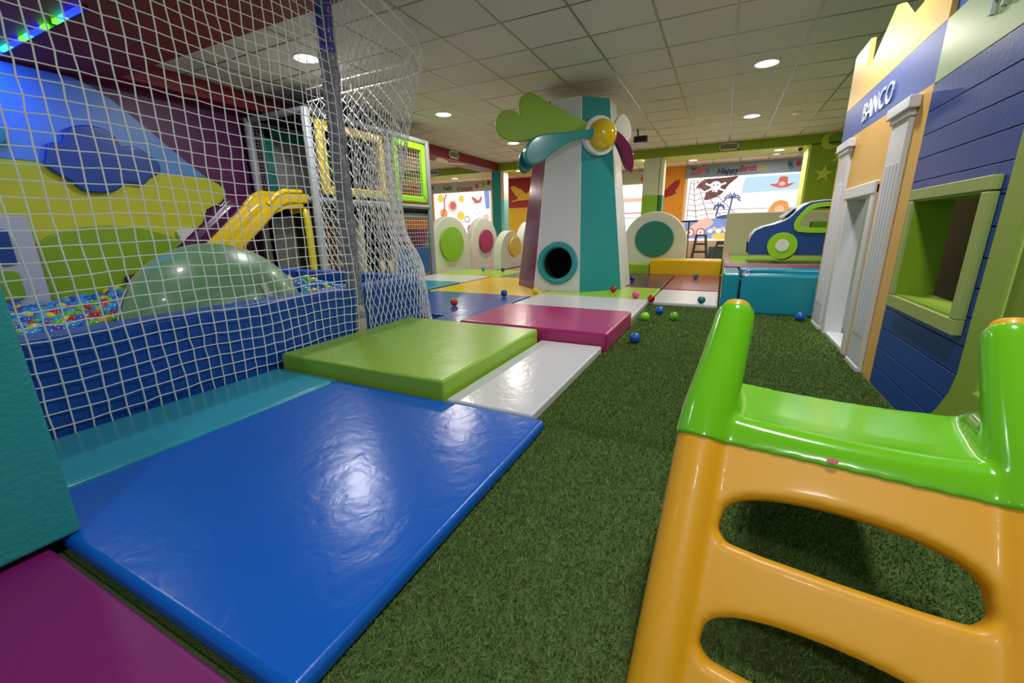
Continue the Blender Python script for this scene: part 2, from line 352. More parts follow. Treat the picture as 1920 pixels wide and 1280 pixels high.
# ------------------------------------------------------------------ arches
def arch(name, label, axis, c, half, top, k0, k1, dc, dr, dm, facing, m_=V_CREAM, group='white padded arch panels'):
    sh = top - half if half < top * .8 else top * .35
    AB = {8.27: .0}.get(k0, -.019 if k0 < -4.5 else .042)
    poly = [(c - half, AB)] + [(c + half * math.cos(PI - PI * i / 24), sh + (top - sh) * math.sin(PI * i / 24)) for i in range(25)] + [(c + half, AB)]
    loc = {'x': ((k0 + k1) / 2, c, .05), 'y': (c, (k0 + k1) / 2, 0)}[axis]
    t = thing(name, label, 'arch panel', loc, group)
    MB().prism(poly, axis, k0, k1).build('panel', m_, t, bevel=.02, seg=3)
    kk = (k1, k1 + .045) if facing > 0 else (k0 - .045, k0)
    MB().prism(circ(dc[0], dc[1], dr[0], dr[1], 40), axis, *kk).build('round_pad', dm, t, bevel=.012)
    return t
arch('padded_arch', 'white padded arch with a big teal dot right of the windmill', 'y', -1.13, .56, 1.09, 8.27, 8.42, (-1.13, .6), (.34, .32), mat('pad_teal', '1f7a6c', .5), -1)
arch('padded_arch', 'white padded arch with a green dot beside the climbing frame', 'x', 6.96, .72, 1.07, -4.86, -4.72, (6.95, .555), (.39, .33), mat('pad_green', '84ba1c', .4), 1)
arch('padded_arch', 'white padded arch with a raspberry dot, second from the climbing frame', 'x', 8.29, .59, 1.07, -4.86, -4.72, (8.3, .57), (.3, .25), mat('pad_pink', 'a02a60', .4), 1)
arch('padded_arch', 'low white padded arch with a yellow dot left of the windmill', 'x', 7.82, .5, .79, -4.0, -3.84, (7.95, .47), (.27, .2), mat('pad_yellow', 'd8c010', .4), 1)
arch('padded_arch', 'white padded arch with a pink dot half hidden by the windmill', 'x', 9.3, .6, .98, -4.2, -4.02, (9.25, .57), (.34, .25), mat('pad_rose', 'b04064', .4), 1)

# ------------------------------------------------------------------ windmill
WC = (-1.83, 5.705)
def oct_(z):
    f = (z - .046) / (2.3 - .046); R = .785 + (.49 - .785) * f
    return [(WC[0] + R * math.cos(math.radians(22.5 + 45 * k)), WC[1] + R * math.sin(math.radians(22.5 + 45 * k)), z) for k in range(8)]
wm = thing('windmill', 'tall striped toy windmill with coloured blades and a round tunnel hole', 'windmill', (WC[0], WC[1], .046))
z0, z1 = .046, 2.3
B0 = [Vector(p) for p in oct_(z0)]; B1 = [Vector(p) for p in oct_(z1)]
# faces k: between vertex k and k+1; front (-Y) is k=5 (angles 247.5..292.5)
cols = {5: 0, 6: 1, 7: 0, 4: 2, 3: 0, 2: 1, 1: 0, 0: 2}
tw = MB()
for k in range(8):
    if k == 5: continue
    a, b, c, d = B0[k], B0[(k + 1) % 8], B1[(k + 1) % 8], B1[k]
    tw.add([a, b, c, d], [(0, 1, 2, 3)], cols[k])
tw.add(B1, [tuple(range(8))], 0)
# front face with a round hole
a, b, c, d = B0[5], B0[6], B1[6], B1[5]
mid = (a + b) / 2; U = (b - a).normalized(); Vv = ((c + d) / 2 - mid).normalized(); Nn = U.cross(Vv)
hc = mid + Vv * .345; hr = .2
ring = [hc + (U * math.cos(2 * PI * i / 40) + Vv * math.sin(2 * PI * i / 40)) * hr for i in range(40)]
bm = bmesh.new(); ov = [bm.verts.new(p) for p in (a, b, c, d)]; iv = [bm.verts.new(p) for p in ring]
ed = [bm.edges.new((ov[i], ov[(i + 1) % 4])) for i in range(4)] + [bm.edges.new((iv[i], iv[(i + 1) % 40])) for i in range(40)]
bmesh.ops.triangle_fill(bm, edges=ed, use_beauty=True); bm.verts.index_update()
tw.add([v.co.copy() for v in bm.verts], [tuple(v.index for v in f.verts) for f in bm.faces], 0); bm.free()
tw.build('tower', [TOWER_W, PL_TEAL, PL_MAROON], wm, merge=False, smooth=False)
MB().tube([a, d], .006, 6).tube([b, c], .006, 6).build('edge_trim', PL_WHITE, wm)
Mh = frameM(hc, U, Vv)
MB().lathe([(hr, -.5), (hr, .0)], (0, 0, 0), 40, Mh).lathe([(0.0001, -.5), (hr, -.5)], (0, 0, 0), 40, Mh).build('tunnel', DARK, wm)
MB().lathe([(hr - .012, -.03), (hr - .012, .012), (hr, .03), (hr + .03, .038), (hr + .055, .03), (hr + .066, .0)], (0, 0, 0), 48, Mh).build('hole_rim', PL_TEAL, wm)
# rotor
s45 = math.sqrt(.5); Hc = Vector((-1.42, 5.30, 1.86)); un = Vector((s45, s45, 0)); nn = Vector((s45, -s45, 0))
Mr = frameM(Hc, un, (0, 0, 1))
def rot(w): return Matrix.Translation(nn * w) @ Mr
def spl(pts, n=6):
    out = []; k = len(pts)
    for i in range(k):
        p0, p1, p2, p3 = (Vector(pts[(i + j) % k]) for j in (-1, 0, 1, 2))
        for q in range(n):
            t = q / n; out.append(tuple(.5 * ((2 * p1) + (-p0 + p2) * t + (2 * p0 - 5 * p1 + 4 * p2 - p3) * t * t + (-p0 + 3 * p1 - 3 * p2 + p3) * t ** 3)))
    return out
gb_ = [(-.12, .10), (-.24, .155), (-.46, .225), (-.655, .30), (-.80, .362), (-.89, .385), (-.98, .34), (-1.02, .24), (-1.005, .155), (-1.07, .19), (-1.17, .19), (-1.25, .14), (-1.285, .05), (-1.25, -.045), (-1.17, -.1), (-1.05, -.115), (-.94, -.105), (-.72, -.06), (-.45, -.02), (-.12, -.0)]
shape2d('blade', [spl(gb_, 4)], .05, .012, rot(-.01), PL_GREENB, wm)
tb_ = [(-.1, .05), (-.30, .02), (-.54, -.012), (-.76, -.04), (-.88, -.085), (-.965, -.18), (-.985, -.27), (-.955, -.335), (-.89, -.36), (-.79, -.325), (-.66, -.24), (-.5, -.14), (-.3, -.06), (-.1, -.035)]
shape2d('blade', [spl(tb_, 4)], .11, .016, rot(.06), PL_TEAL, wm)
tb2 = [(-.6, -.1), (-.8, -.1), (-.93, -.16), (-1.0, -.25), (-1.02, -.34), (-.99, -.42), (-.94, -.44), (-.87, -.40), (-.78, -.30)]
shape2d('blade', [spl(tb2, 4)], .06, .02, rot(-.03), mat('lacquer_teal_b', '14706e', .3), wm)
wb = [(.08, .05), (.17, .13), (.23, .22), (.29, .25), (.36, .2), (.41, .1), (.41, .0), (.34, -.05), (.2, -.02)]
shape2d('blade', [spl(wb, 4)], .05, .012, rot(.0), mat('lacquer_white', 'dcdcd0', .3), wm)
mb_ = [(.1, .06), (.2, .045), (.33, -.04), (.415, -.16), (.44, -.28), (.42, -.4), (.36, -.36), (.28, -.22), (.2, -.09), (.1, -.04)]
shape2d('blade', [spl(mb_, 4)], .08, .012, rot(.035), PL_MAROON, wm)
MB().lathe([(.0001, .03), (.2, .03), (.215, .02), (.215, -.06)], (0, 0, 0), 48, Mr).build('hub_ring', PL_WHITE, wm)
MB().lathe([(.0001, .185), (.04, .183), (.1, .165), (.145, .13), (.168, .085), (.172, .03)], (0, 0, 0), 48, Mr).build('hub', PL_YEL, wm)

# ------------------------------------------------------------------ toy street fronts at right (plane x = .77)
FX = .77; TH = .05
Y_BK = mat('paint_mustard', 'ecc060', .45, bump=.03, bscale=30); Y_OR = mat('paint_ochre', 'ecb85c', .4, bump=.03, bscale=30)
B_PER = mat('paint_periwinkle', '4260b0', .45, bump=.03, bscale=30); B_SID = mat('paint_cobalt', '1c489c', .32, bump=.05, bscale=40)
G_BND = mat('paint_mint', 'a8c48c', .35); G_FRM = mat('paint_leaf', 'a6b464', .45, bump=.1, bscale=60); G_REV = mat('paint_leaf_inner', '86a818', .5)
WHP = mat('paint_gloss_white', 'dedee0', .3)
bk = thing('toy_bank_front', 'mustard toy bank front with battlements, white pilasters and a doorway', 'play house', (FX, 3.53, 0))
par = [(4.38, 1.64), (4.38, 2.0), (4.36, 2.02), (4.0, 2.02), (3.99, 1.835), (3.86, 1.835), (3.52, 2.02), (3.45, 2.0), (3.22, 1.845), (3.05, 1.852), (2.83, 2.02), (2.70, 2.12), (2.68, 2.12), (2.68, 1.64)]
MB().prism(par, 'x', FX, FX + .03).build('battlement', Y_BK, bk, bevel=.004, smooth=True)
MB().prism([(4.38, 1.64), (4.38, 1.42), (2.68, 1.40), (2.68, 1.64)], 'x', FX, FX + TH).build('sign_band', B_PER, bk, smooth=False)
wl = [(4.38, 0), (4.38, 1.419), (2.68, 1.399), (2.68, 0), (3.252, 0), (3.252, .978), (3.808, .978), (3.808, 0)]
MB().prism(wl, 'x', FX, FX + TH).build('wall_panel', Y_OR, bk, smooth=False)
Mt = lambda y, z, off=0: frameM((FX - .001 - off, y, z), (0, -1, 0), (0, 0, 1))
MTX = mat('letter_white', 'd8dce8', .3)
t1 = text('lettering', 'BANCO', .165, Mt(3.84, 1.462), MTX, bk, .012, sx=1.02)
def pilaster(y0, y1, root):
    mb = MB(); mb.box(FX - .022, FX, y0, y1, 0, 1.34)
    n = 4; wdt = (y1 - y0)
    for i in range(n):
        yy = y0 + wdt * (.18 + i * .21); mb.box(FX - .027, FX - .022, yy - .012, yy + .012, .2, 1.1)
    o = mb.build('pilaster', WHP, root, bevel=.004, seg=2)
    MB().box(FX - .045, FX, y0 - .045, y1 + .045, 1.33, 1.385).box(FX - .033, FX, y0 - .015, y1 + .015, 1.30, 1.33).build('capital', WHP, o, bevel=.006)
    MB().box(FX - .028, FX, y0 - .005, y1 + .005, 0, .03).build('pilaster_base', WHP, o, bevel=.005)
pilaster(3.94, 4.22, bk); pilaster(2.83, 3.07, bk)
MB().box(FX - .015, FX + .1, 3.80, 3.88, 0, 1.03).box(FX - .015, FX + .1, 3.18, 3.26, 0, 1.03).box(FX - .02, FX + .1, 3.18, 3.88, .97, 1.045).build('door_frame', WHP, bk, bevel=.008)
MB().box(FX, FX + .4, 3.26, 3.80, .0, .02).build('threshold', WHP, bk)
MB().box(FX + .08, FX + .6, 3.84, 3.88, 0, 1.2).build('inner_partition', mat('panel_grey', 'c8ccc6', .6), bk, merge=False)
hs = thing('toy_house_front', 'cobalt blue boarded toy house front with a green framed window', 'play house', (FX, 2.29, 0))
# siding boards with grooves, window hole y 1.98..2.64, z .46...91
hb = MB(); WY0, WY1, WZ0, WZ1 = 1.962, 2.525, .482, .9
zb = [i * .0985 for i in range(15)]; zb[-1] = 1.395
for i in range(14):
    a0, a1 = zb[i] + .0015, zb[i + 1] - .0015
    if a1 <= WZ0 or a0 >= WZ1: hb.box(FX, FX + TH, 1.0, 2.68, a0, a1)
    else:
        hb.box(FX, FX + TH, 1.0, WY0, a0, a1); hb.box(FX, FX + TH, WY1, 2.68, a0, a1)
        if a0 < WZ0: hb.box(FX, FX + TH, WY0, WY1, a0, WZ0)
        if a1 > WZ1: hb.box(FX, FX + TH, WY0, WY1, WZ1, a1)
hb.build('siding', B_SID, hs, bevel=.002, seg=1, merge=False)
MB().box(FX + .01, FX + TH, 1.0, 2.68, 0, WZ0).box(FX + .01, FX + TH, 1.0, WY0 - .001, WZ0, WZ1).box(FX + .01, FX + TH, WY1 + .001, 2.68, WZ0, WZ1).box(FX + .01, FX + TH, 1.0, 2.68, WZ1, 1.39).build('backing', B_SID, hs, smooth=False)
MB().box(FX, FX + TH, 1.0, 2.68, 1.396, 1.64).build('sign_band', G_BND, hs, smooth=False)
MB().box(FX + .02, FX + TH, 1.0, 2.68, 1.64, 2.1).build('upper_panel', B_PER, hs, smooth=False)
t2 = text('lettering', 'PARQUE', .165, Mt(2.29, 1.50), mat('letter_grey', 'b4bcb4', .35), hs, .022, sx=1.02)
w0, w1, v0, v1 = 1.918, 2.575, .425, .946
fr = MB()
for (a0, a1, b0, b1) in ((w0, w1, v1 - .046, v1), (w0, w1, v0, v0 + .055), (w0, w0 + .044, v0 + .055, v1 - .05), (w1 - .05, w1, v0 + .055, v1 - .05)):
    fr.box(FX - .03, FX, a0, a1, b0, b1)
fr.build('window_frame', G_FRM, hs, bevel=.004, seg=2, merge=False)
rv = MB(); rv.box(FX - .02, FX + .11, WY1 - .005, WY1 + .03, WZ0, WZ1); rv.box(FX - .02, FX + .11, WY0 - .03, WY0 + .005, WZ0, WZ1)
rv.box(FX - .02, FX + .11, WY0, WY1, WZ0 - .03, WZ0 + .006); rv.box(FX - .02, FX + .11, WY0, WY1, WZ1 - .006, WZ1 + .03)
rv.build('window_reveal', G_REV, hs, smooth=False, merge=False)
MB().box(FX + .26, FX + .29, 1.6, 2.95, .0, 1.3).build('inner_partition', mat('panel_dim_grey', '686c68', .7), hs)
# green cut out tree trunk in front of the house front
tr_ = thing('tree_cutout', 'green cut out tree trunk panel with flared foot against the house front', 'wall panel', (FX - .03, 1.6, 0))
tp = [(1.0, 0), (2.06, 0.0), (1.975, .084), (1.90, .17), (1.85, .25), (1.832, .32), (1.835, .5), (1.835, 1.39), (1.70, 1.39), (1.70, .3), (1.0, .3)]
MB().prism(tp, 'x', FX - .026, FX - .001).build('trunk', mat('paint_trunk', '94ac40', .35, bump=.05, bscale=40), tr_, bevel=.014, seg=4)
MB().box(FX - .012, FX - .001, 1.0, 1.698, .3, 1.39).build('trunk_back_panel', mat('paint_trunk_dark', '7e9428', .5), tr_, bevel=.004)

# ------------------------------------------------------------------ toy car
cy0 = 6.42
car = thing('toy_car', 'blue foam toy car with lime wheel and window on the platform', 'toy car', (1.05, 6.7, .376))
C_BL = mat('car_blue', '143f8e', .45, bump=.08, bscale=50); C_LM = mat('car_lime', '94c41c', .4); C_WH = mat('car_white', 'd8dce0', .35)
prof = [(.325, .44), (.32, .58), (.335, .68), (.38, .745), (.46, .79), (.58, .82), (.68, .86), (.74, .90), (.80, .97), (.86, 1.035), (.93, 1.075), (1.06, 1.09), (1.5, 1.09), (1.66, 1.02), (1.74, .86), (1.78, .6), (1.78, .44)]
win = spl([(.865, .79), (.95, .775), (1.2, .77), (1.42, .78), (1.44, .9), (1.36, 1.0), (1.15, 1.02), (.98, 1.0), (.9, .93), (.855, .85)], 4)
Mcar = lambda y: frameM((0, y, 0), (1, 0, 0), (0, 0, 1))
body = prof
shape2d('side_panel', [body, win], .06, .006, Mcar(cy0 + .03), C_BL, car)
shape2d('side_panel', [body, win], .06, .006, Mcar(cy0 + .62), C_BL, car)
winr = spl([(.805, .745), (.92, .715), (1.2, .71), (1.48, .72), (1.51, .9), (1.40, 1.045), (1.15, 1.07), (.95, 1.05), (.86, .97), (.79, .85)], 4)
shape2d('window_trim', [winr, win], .02, .005, Mcar(cy0 - .011), C_LM, car)
hood = MB(); top = prof[1:13]
rows = [[(x_, cy0 + .06, z_ + .012) for x_, z_ in top], [(x_, cy0 + .59, z_ + .012) for x_, z_ in top]]
hood.grid(rows); ho = hood.build('hood', C_WH, car); sm = ho.modifiers.new('s', 'SOLIDIFY'); sm.thickness = .03
MB().box(.34, .36, cy0 + .06, cy0 + .59, .46, .62).build('bumper', C_BL, car, bevel=.005)
ws = [Vector((.70, cy0 + .1, .895)), Vector((.70, cy0 + .55, .895)), Vector((.80, cy0 + .55, 1.0)), Vector((.80, cy0 + .1, 1.0))]
off = Vector((-.024, 0, .02))
MB().add([p + off for p in ws] + [p for p in ws], [(0, 1, 2, 3), (7, 6, 5, 4), (0, 4, 5, 1), (1, 5, 6, 2), (2, 6, 7, 3), (3, 7, 4, 0)]).build('windshield', mat('glass_dark', '1c2838', .1), car)
for (a_, b_) in ((0, 1), (1, 2), (2, 3), (3, 0)):
    pass
MB().tube([p + off for p in ws], .012, 8, closed=True).build('windshield_frame', C_WH, car)
for cx in (.69, 1.48):
    wh = MB().prism(circ(cx, .555, .165, .165, 40), 'y', cy0 - .045, cy0).build('wheel', C_LM, car, bevel=.006)
    MB().prism(circ(cx, .56, .075, .075, 30), 'y', cy0 - .055, cy0 - .04).build('hubcap', C_WH, wh, bevel=.003)
    MB().prism(circ(cx + .02, .51, .14, .134, 30), 'y', cy0 + .001, cy0 + .62).build('axle_block', BLACK, wh)
MB().box(1.0, 1.2, cy0 + .25, cy0 + .35, .6, .85).build('seat', C_LM, car, bevel=.01)

# ------------------------------------------------------------------ ball pit walls
G = 'blue foam walls of the ball pit'
def pitwall(label, pts, z1=.43):
    mb = MB().prism(pts, 'z', .0, z1); return tag(mb.build('pit_wall', V_PIT, bevel=.018, seg=4), label, 'padded wall', G)
pitwall('long blue foam pit wall behind the near net', [(-2.44, -.6), (-2.272, -.6), (-2.272, 2.08), (-2.44, 2.08)])
pitwall('short blue foam pit wall between the net pole and the corner', [(-2.44, 2.09), (-2.272, 2.09), (-2.272, 2.72), (-2.295, 2.85), (-2.37, 2.96), (-2.50, 3.03), (-2.62, 3.05), (-2.62, 2.90), (-2.52, 2.88), (-2.46, 2.82), (-2.44, 2.74)])
pitwall('blue foam pit wall across the back below the climbing frame', [(-3.9, 2.91), (-2.63, 2.90), (-2.63, 3.05), (-3.9, 3.06)])
pitwall('blue foam pit wall at the back in front of the slide', [(-4.68, 3.1), (-3.91, 2.91), (-3.91, 3.06), (-4.68, 3.25)])
tag(box('pit_floor', mat('pit_floor_blue', '123a80', .6), -5.60, -2.445, -.6, 2.89, 0, .03), 'blue padded floor under the ball pit balls', 'floor mat')

# ------------------------------------------------------------------ left wall cut outs
pan = thing('scenery_panel', 'painted scenery panel of blue sky over a yellow hill', 'wall panel', (-5.77, 2, .1))
out_b = [(-1.0, 1.475), (-1.0, 2.28), (1.9, 2.28), (2.22, 2.28), (2.34, 2.24), (2.49, 2.15), (2.75, 1.93), (3.0, 1.70), (3.27, 1.475)]
MB().prism(out_b, 'x', -5.798, -5.765).build('sky', mat('paint_sky', '5c90d0', .4, var=.05), pan, bevel=.006)
out_y = [(-1.0, .04), (-1.0, 1.474), (3.27, 1.474), (3.38, 1.42), (3.46, 1.36), (3.46, 1.28), (3.40, 1.2), (3.2, 1.1), (3.1, .9), (3.1, .04)]
MB().prism(out_y, 'x', -5.798, -5.765).build('hill', mat('paint_chartreuse', 'c6c828', .45, var=.04), pan, bevel=.006)
hl = [(1.2, .04), (1.3, .42), (1.5, .66), (1.75, .82), (2.0, .895), (2.2, .91), (2.45, .885), (2.7, .8), (2.9, .66), (3.05, .5), (3.1, .04)]
tag(MB().prism(hl, 'x', -5.762, -5.70).build('hill_cutout', mat('paint_grass', '86ac20', .4), bevel=.012, seg=4), 'low rounded green hill cut out rising from the ball pit', 'wall panel')
cl = spl([(1.86, 1.52), (1.90, 1.645), (2.0, 1.67), (2.04, 1.78), (2.16, 1.845), (2.3, 1.855), (2.41, 1.80), (2.46, 1.70), (2.56, 1.715), (2.68, 1.66), (2.765, 1.57), (2.75, 1.47), (2.66, 1.42), (2.57, 1.33), (2.44, 1.345), (2.33, 1.26), (2.2, 1.225), (2.06, 1.24), (1.99, 1.32), (1.9, 1.38), (1.84, 1.45)], 3)
Mw = frameM((-5.735, 0, 0), (0, 1, 0), (0, 0, 1))
tag(shape2d('cloud', [cl], .055, .014, Mw, mat('cloud_blue', '1a4898', .3)), 'puffy dark blue cloud mounted on the scenery panel', 'cloud')
tag(shape2d('cloud', [spl([(1.3, 1.7), (1.45, 1.83), (1.6, 1.78), (1.66, 1.67), (1.58, 1.58), (1.4, 1.55)], 4)], .05, .012, Mw, mat('cloud_teal', '1c9090', .35)), 'small teal cut out shape cut off by the left picture edge', 'cloud')
tw_ = thing('toy_tower', 'white tower cut out with blue and green window pads standing in the ball pit', 'wall panel', (-5.6, 1.0, .03))
shape2d('board', [[(.35, .04), (.35, .985), (1.56, .985), (1.59, .965), (1.59, .04)]], .07, .01, frameM((-5.635, 0, 0), (0, 1, 0), (0, 0, 1)), mat('board_white', 'b8bccc', .5), tw_)
def rrect(a, b, c, d, r=.03, n=5):
    P = []
    for (cx, cz, s0) in ((b - r, d - r, 0), (a + r, d - r, 1), (a + r, c + r, 2), (b - r, c + r, 3)):
        for i in range(n): an = (s0 + i / (n - 1)) * PI / 2; P.append((cx + r * math.cos(an), cz + r * math.sin(an)))
    return P
PB = mat('pad_blue', '12408c', .45); PG = mat('pad_leaf', '7aa824', .45)
Mp = frameM((-5.59, 0, 0), (0, 1, 0), (0, 0, 1))
shape2d('window_pad', [rrect(1.02, 1.44, .57, .87)], .03, .01, Mp, PB, tw_)
shape2d('window_pad', [rrect(.5, .9, .57, .87)], .03, .01, Mp, PB, tw_)
shape2d('door_pad', [rrect(1.12, 1.43, .26, .52, .05)], .03, .01, Mp, PG, tw_)

# ------------------------------------------------------------------ giant dome ball in the pit
dm = thing('dome', 'giant glossy green ball with white bands half sunk in the ball pit', 'giant ball', (-3.38, 1.78, .03))
DC = Vector((-3.37, 1.82, .14)); DR = .585; DZ = .6
MB().lathe([(max(.0001, DR * math.cos(a)), DZ * math.sin(a)) for a in [(-.16 + i * (PI / 2 + .16) / 20) for i in range(21)]], DC, 64).build('shell', mat('dome_green', '74a474', .34, coat=.25, var=.05, vscale=2, bump=.04, bscale=8), dm)
def band(az, wd, name='band'):
    rows = []
    for s in (-1, 0, 1):
        aa = az + s * wd
        rows.append([tuple(DC + Vector(((DR + .004) * math.cos(e_) * math.cos(aa), (DR + .004) * math.cos(e_) * math.sin(aa), (DZ + .004) * math.sin(e_)))) for e_ in [(-.16 + i * (.72) / 12) for i in range(13)]])
    MB().grid(rows).build(name, mat('band_white', 'd6d8d0', .5), dm)
band(math.radians(6), .05); band(math.radians(-100), .035)

# ------------------------------------------------------------------ climbing frame
SX = -4.6; cf = thing('climbing_frame', 'two storey padded climbing frame behind the ball pit', 'climbing frame', (-5.15, 5.0, 0))
def pad(path, r, name='post', m_=V_GREY, ridged=True):
    mb = MB()
    if ridged:
        P0, P1 = Vector(path[0]), Vector(path[1]); L = (P1 - P0).length; n = max(4, int(L / .035)); pts = []; rr = []
        for i in range(n + 1): pts.append(P0.lerp(P1, i / n)); rr.append(r * (1 + .08 * math.sin(i * 1.9) * (i % 3 == 0) + random.uniform(-.03, .03)))
        mb.tube(pts, rr, 14)
    else: mb.tube(path, r, 14)
    return mb.build(name, m_, cf)
M_PADG = mat('padding_slate', '8a9096', .4)
for (x, y, rd) in ((SX, 3.85, 1), (SX, 5.2, 0), (SX, 6.17, 0), (-5.68, 3.85, 1), (-5.68, 6.17, 0)):
    pad([(x, y, 0.0), (x, y, 2.24)], .05, m_=V_GREY if rd else M_PADG, ridged=bool(rd))
for z in (1.2, 2.22):
    for (p, q) in (((SX, 3.85), (SX, 6.17)), ((SX, 3.85), (-5.68, 3.85)), ((SX, 6.17), (-5.68, 6.17)), ((-5.68, 3.85), (-5.68, 6.17))):
        pad([(p[0], p[1], z), (q[0], q[1], z)], .038, 'rail', M_PADG, False)
MB().box(-5.66, SX - .02, 3.87, 6.15, 1.10, 1.17).build('deck', mat('deck_dark', '24262a', .8), cf)
MB().box(-5.66, SX - .02, 3.87, 6.15, 2.22, 2.25).build('roof_net', mat('roof_dark', '141216', .95), cf)
def wframe(y0, y1, z0_, z1_, wd, m_, name):
    mb = MB(); xx0, xx1 = SX - .03, SX + .045
    q = [(y0, z0_), (y1, z0_), (y1, z1_), (y0, z1_)]; qi = [(y0 + wd, z0_ + wd), (y1 - wd, z0_ + wd), (y1 - wd, z1_ - wd), (y0 + wd, z1_ - wd)]
    for i in range(4):
        j = (i + 1) % 4; mb.prism([q[i], q[j], qi[j], qi[i]], 'x', xx0, xx1)
    return mb.build(name, m_, cf, bevel=.02, seg=3, merge=False)
wframe(3.97, 5.10, 1.27, 2.14, .11, mat('frame_yellow', 'd8c030', .4, bump=.2, bscale=20), 'window_frame')
wframe(5.30, 6.08, 1.26, 2.17, .10, mat('frame_lime', '8cd020', .35), 'window_frame')
def sqnet(y0, y1, z0_, z1_, x, st, r, m_, name='net', root=None, axis='x'):
    mb = MB(); n = int((y1 - y0) / st); k = int((z1_ - z0_) / st)
    f_ = (lambda a, b: (x, a, b)) if axis == 'x' else (lambda a, b: (a, x, b))
    for i in range(n + 1): mb.tube([f_(y0 + i * st, z0_), f_(y0 + i * st, z1_)], r, 4, caps=False)
    for i in range(k + 1): mb.tube([f_(y0, z0_ + i * st), f_(y1, z0_ + i * st)], r, 4, caps=False)
    return mb.build(name, m_, root if root is not None else cf, merge=False)
sqnet(5.38, 6.0, 1.34, 2.1, SX, .06, .0022, M_FINE)
sqnet(4.07, 5.0, 1.36, 2.05, SX - .01, .05, .003, M_DARKNET)
sqnet(5.24, 6.12, .52, 1.08, SX - .02, .065, .002, M_FINE)
sqnet(3.9, 5.15, 1.2, 2.2, -5.66, .04, .0035, mat('net_grey', '9a9c9c', .8))
MB().box(-5.72, -5.70, 4.0, 5.29, 0, 2.2).build('back_sheet', mat('sheet_grey', 'c4c8c8', .8), cf)
# dark inner screen behind the yellow window
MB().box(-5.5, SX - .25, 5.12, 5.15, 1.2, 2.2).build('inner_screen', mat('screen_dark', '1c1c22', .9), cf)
te = mat('pad_frame_teal', '1a7c74', .4)
mbt = MB(); mbt.box(-5.66, -5.6, 3.98, 4.10, 1.25, 2.16).box(-5.66, -5.6, 3.98, 5.1, 2.02, 2.16).box(-5.66, -5.6, 4.98, 5.1, 1.25, 2.16); mbt.build('inner_frame', te, cf, bevel=.02, merge=False)
# lower level
MB().box(SX - .02, SX + .02, 5.25, 6.05, .1, .54).build('lower_panel', mat('panel_blue', '17508f', .4), cf, bevel=.01)
MB().box(SX - .06, SX - .02, 5.25, 6.12, 1.0, 1.12).build('upper_rail_board', mat('board_slate', '54585c', .6), cf, bevel=.005)
MB().box(-5.4, -5.3, 5.9, 7.2, .3, .86).build('side_panel', mat('panel_plum', '6c1c48', .5), cf)
MB().box(-5.68, -5.62, 5.2, 6.1, .3, .86).build('side_panel', mat('panel_white', 'd8d4cc', .6), cf)
MB().box(-5.66, -5.55, 5.2, 6.2, .86, .92).build('shelf_rail', mat('rail_mauve', 'a8989c', .5), cf)
# front under deck
MB().tube([(-5.0, 3.80, 1.08), (-4.82, 3.80, 1.10), (-4.76, 3.80, 1.06), (-4.74, 3.80, .98), (-4.74, 3.80, .05)], .045, 14).build('yellow_post', mat('pad_yellow_post', 'd8c412', .35), cf)
MB().box(-5.2, -4.66, 4.62, 4.65, .05, 1.0).build('back_screen', mat('screen_grey', 'c4c0b4', .8, bump=.5, bscale=60), cf)
MB().box(-5.24, -5.18, 4.45, 4.6, .03, 1.05).build('brown_post', mat('post_brown', '7a4a1c', .5), cf, bevel=.01)
MB().box(-5.64, -5.26, 4.3, 4.34, .03, 1.08).build('under_panel', mat('panel_olive', '3a3c10', .7), cf)
MB().box(-5.66, SX - .05, 3.86, 3.9, 1.0, 1.12).build('deck_edge', mat('deck_black', '0c0c0c', .8), cf)
# purple / maroon screen behind yellow window lower storey
MB().box(-5.5, -4.9, 5.15, 5.18, .03, 1.08).build('inner_screen', mat('screen_dark', '1c1c22', .9), cf)

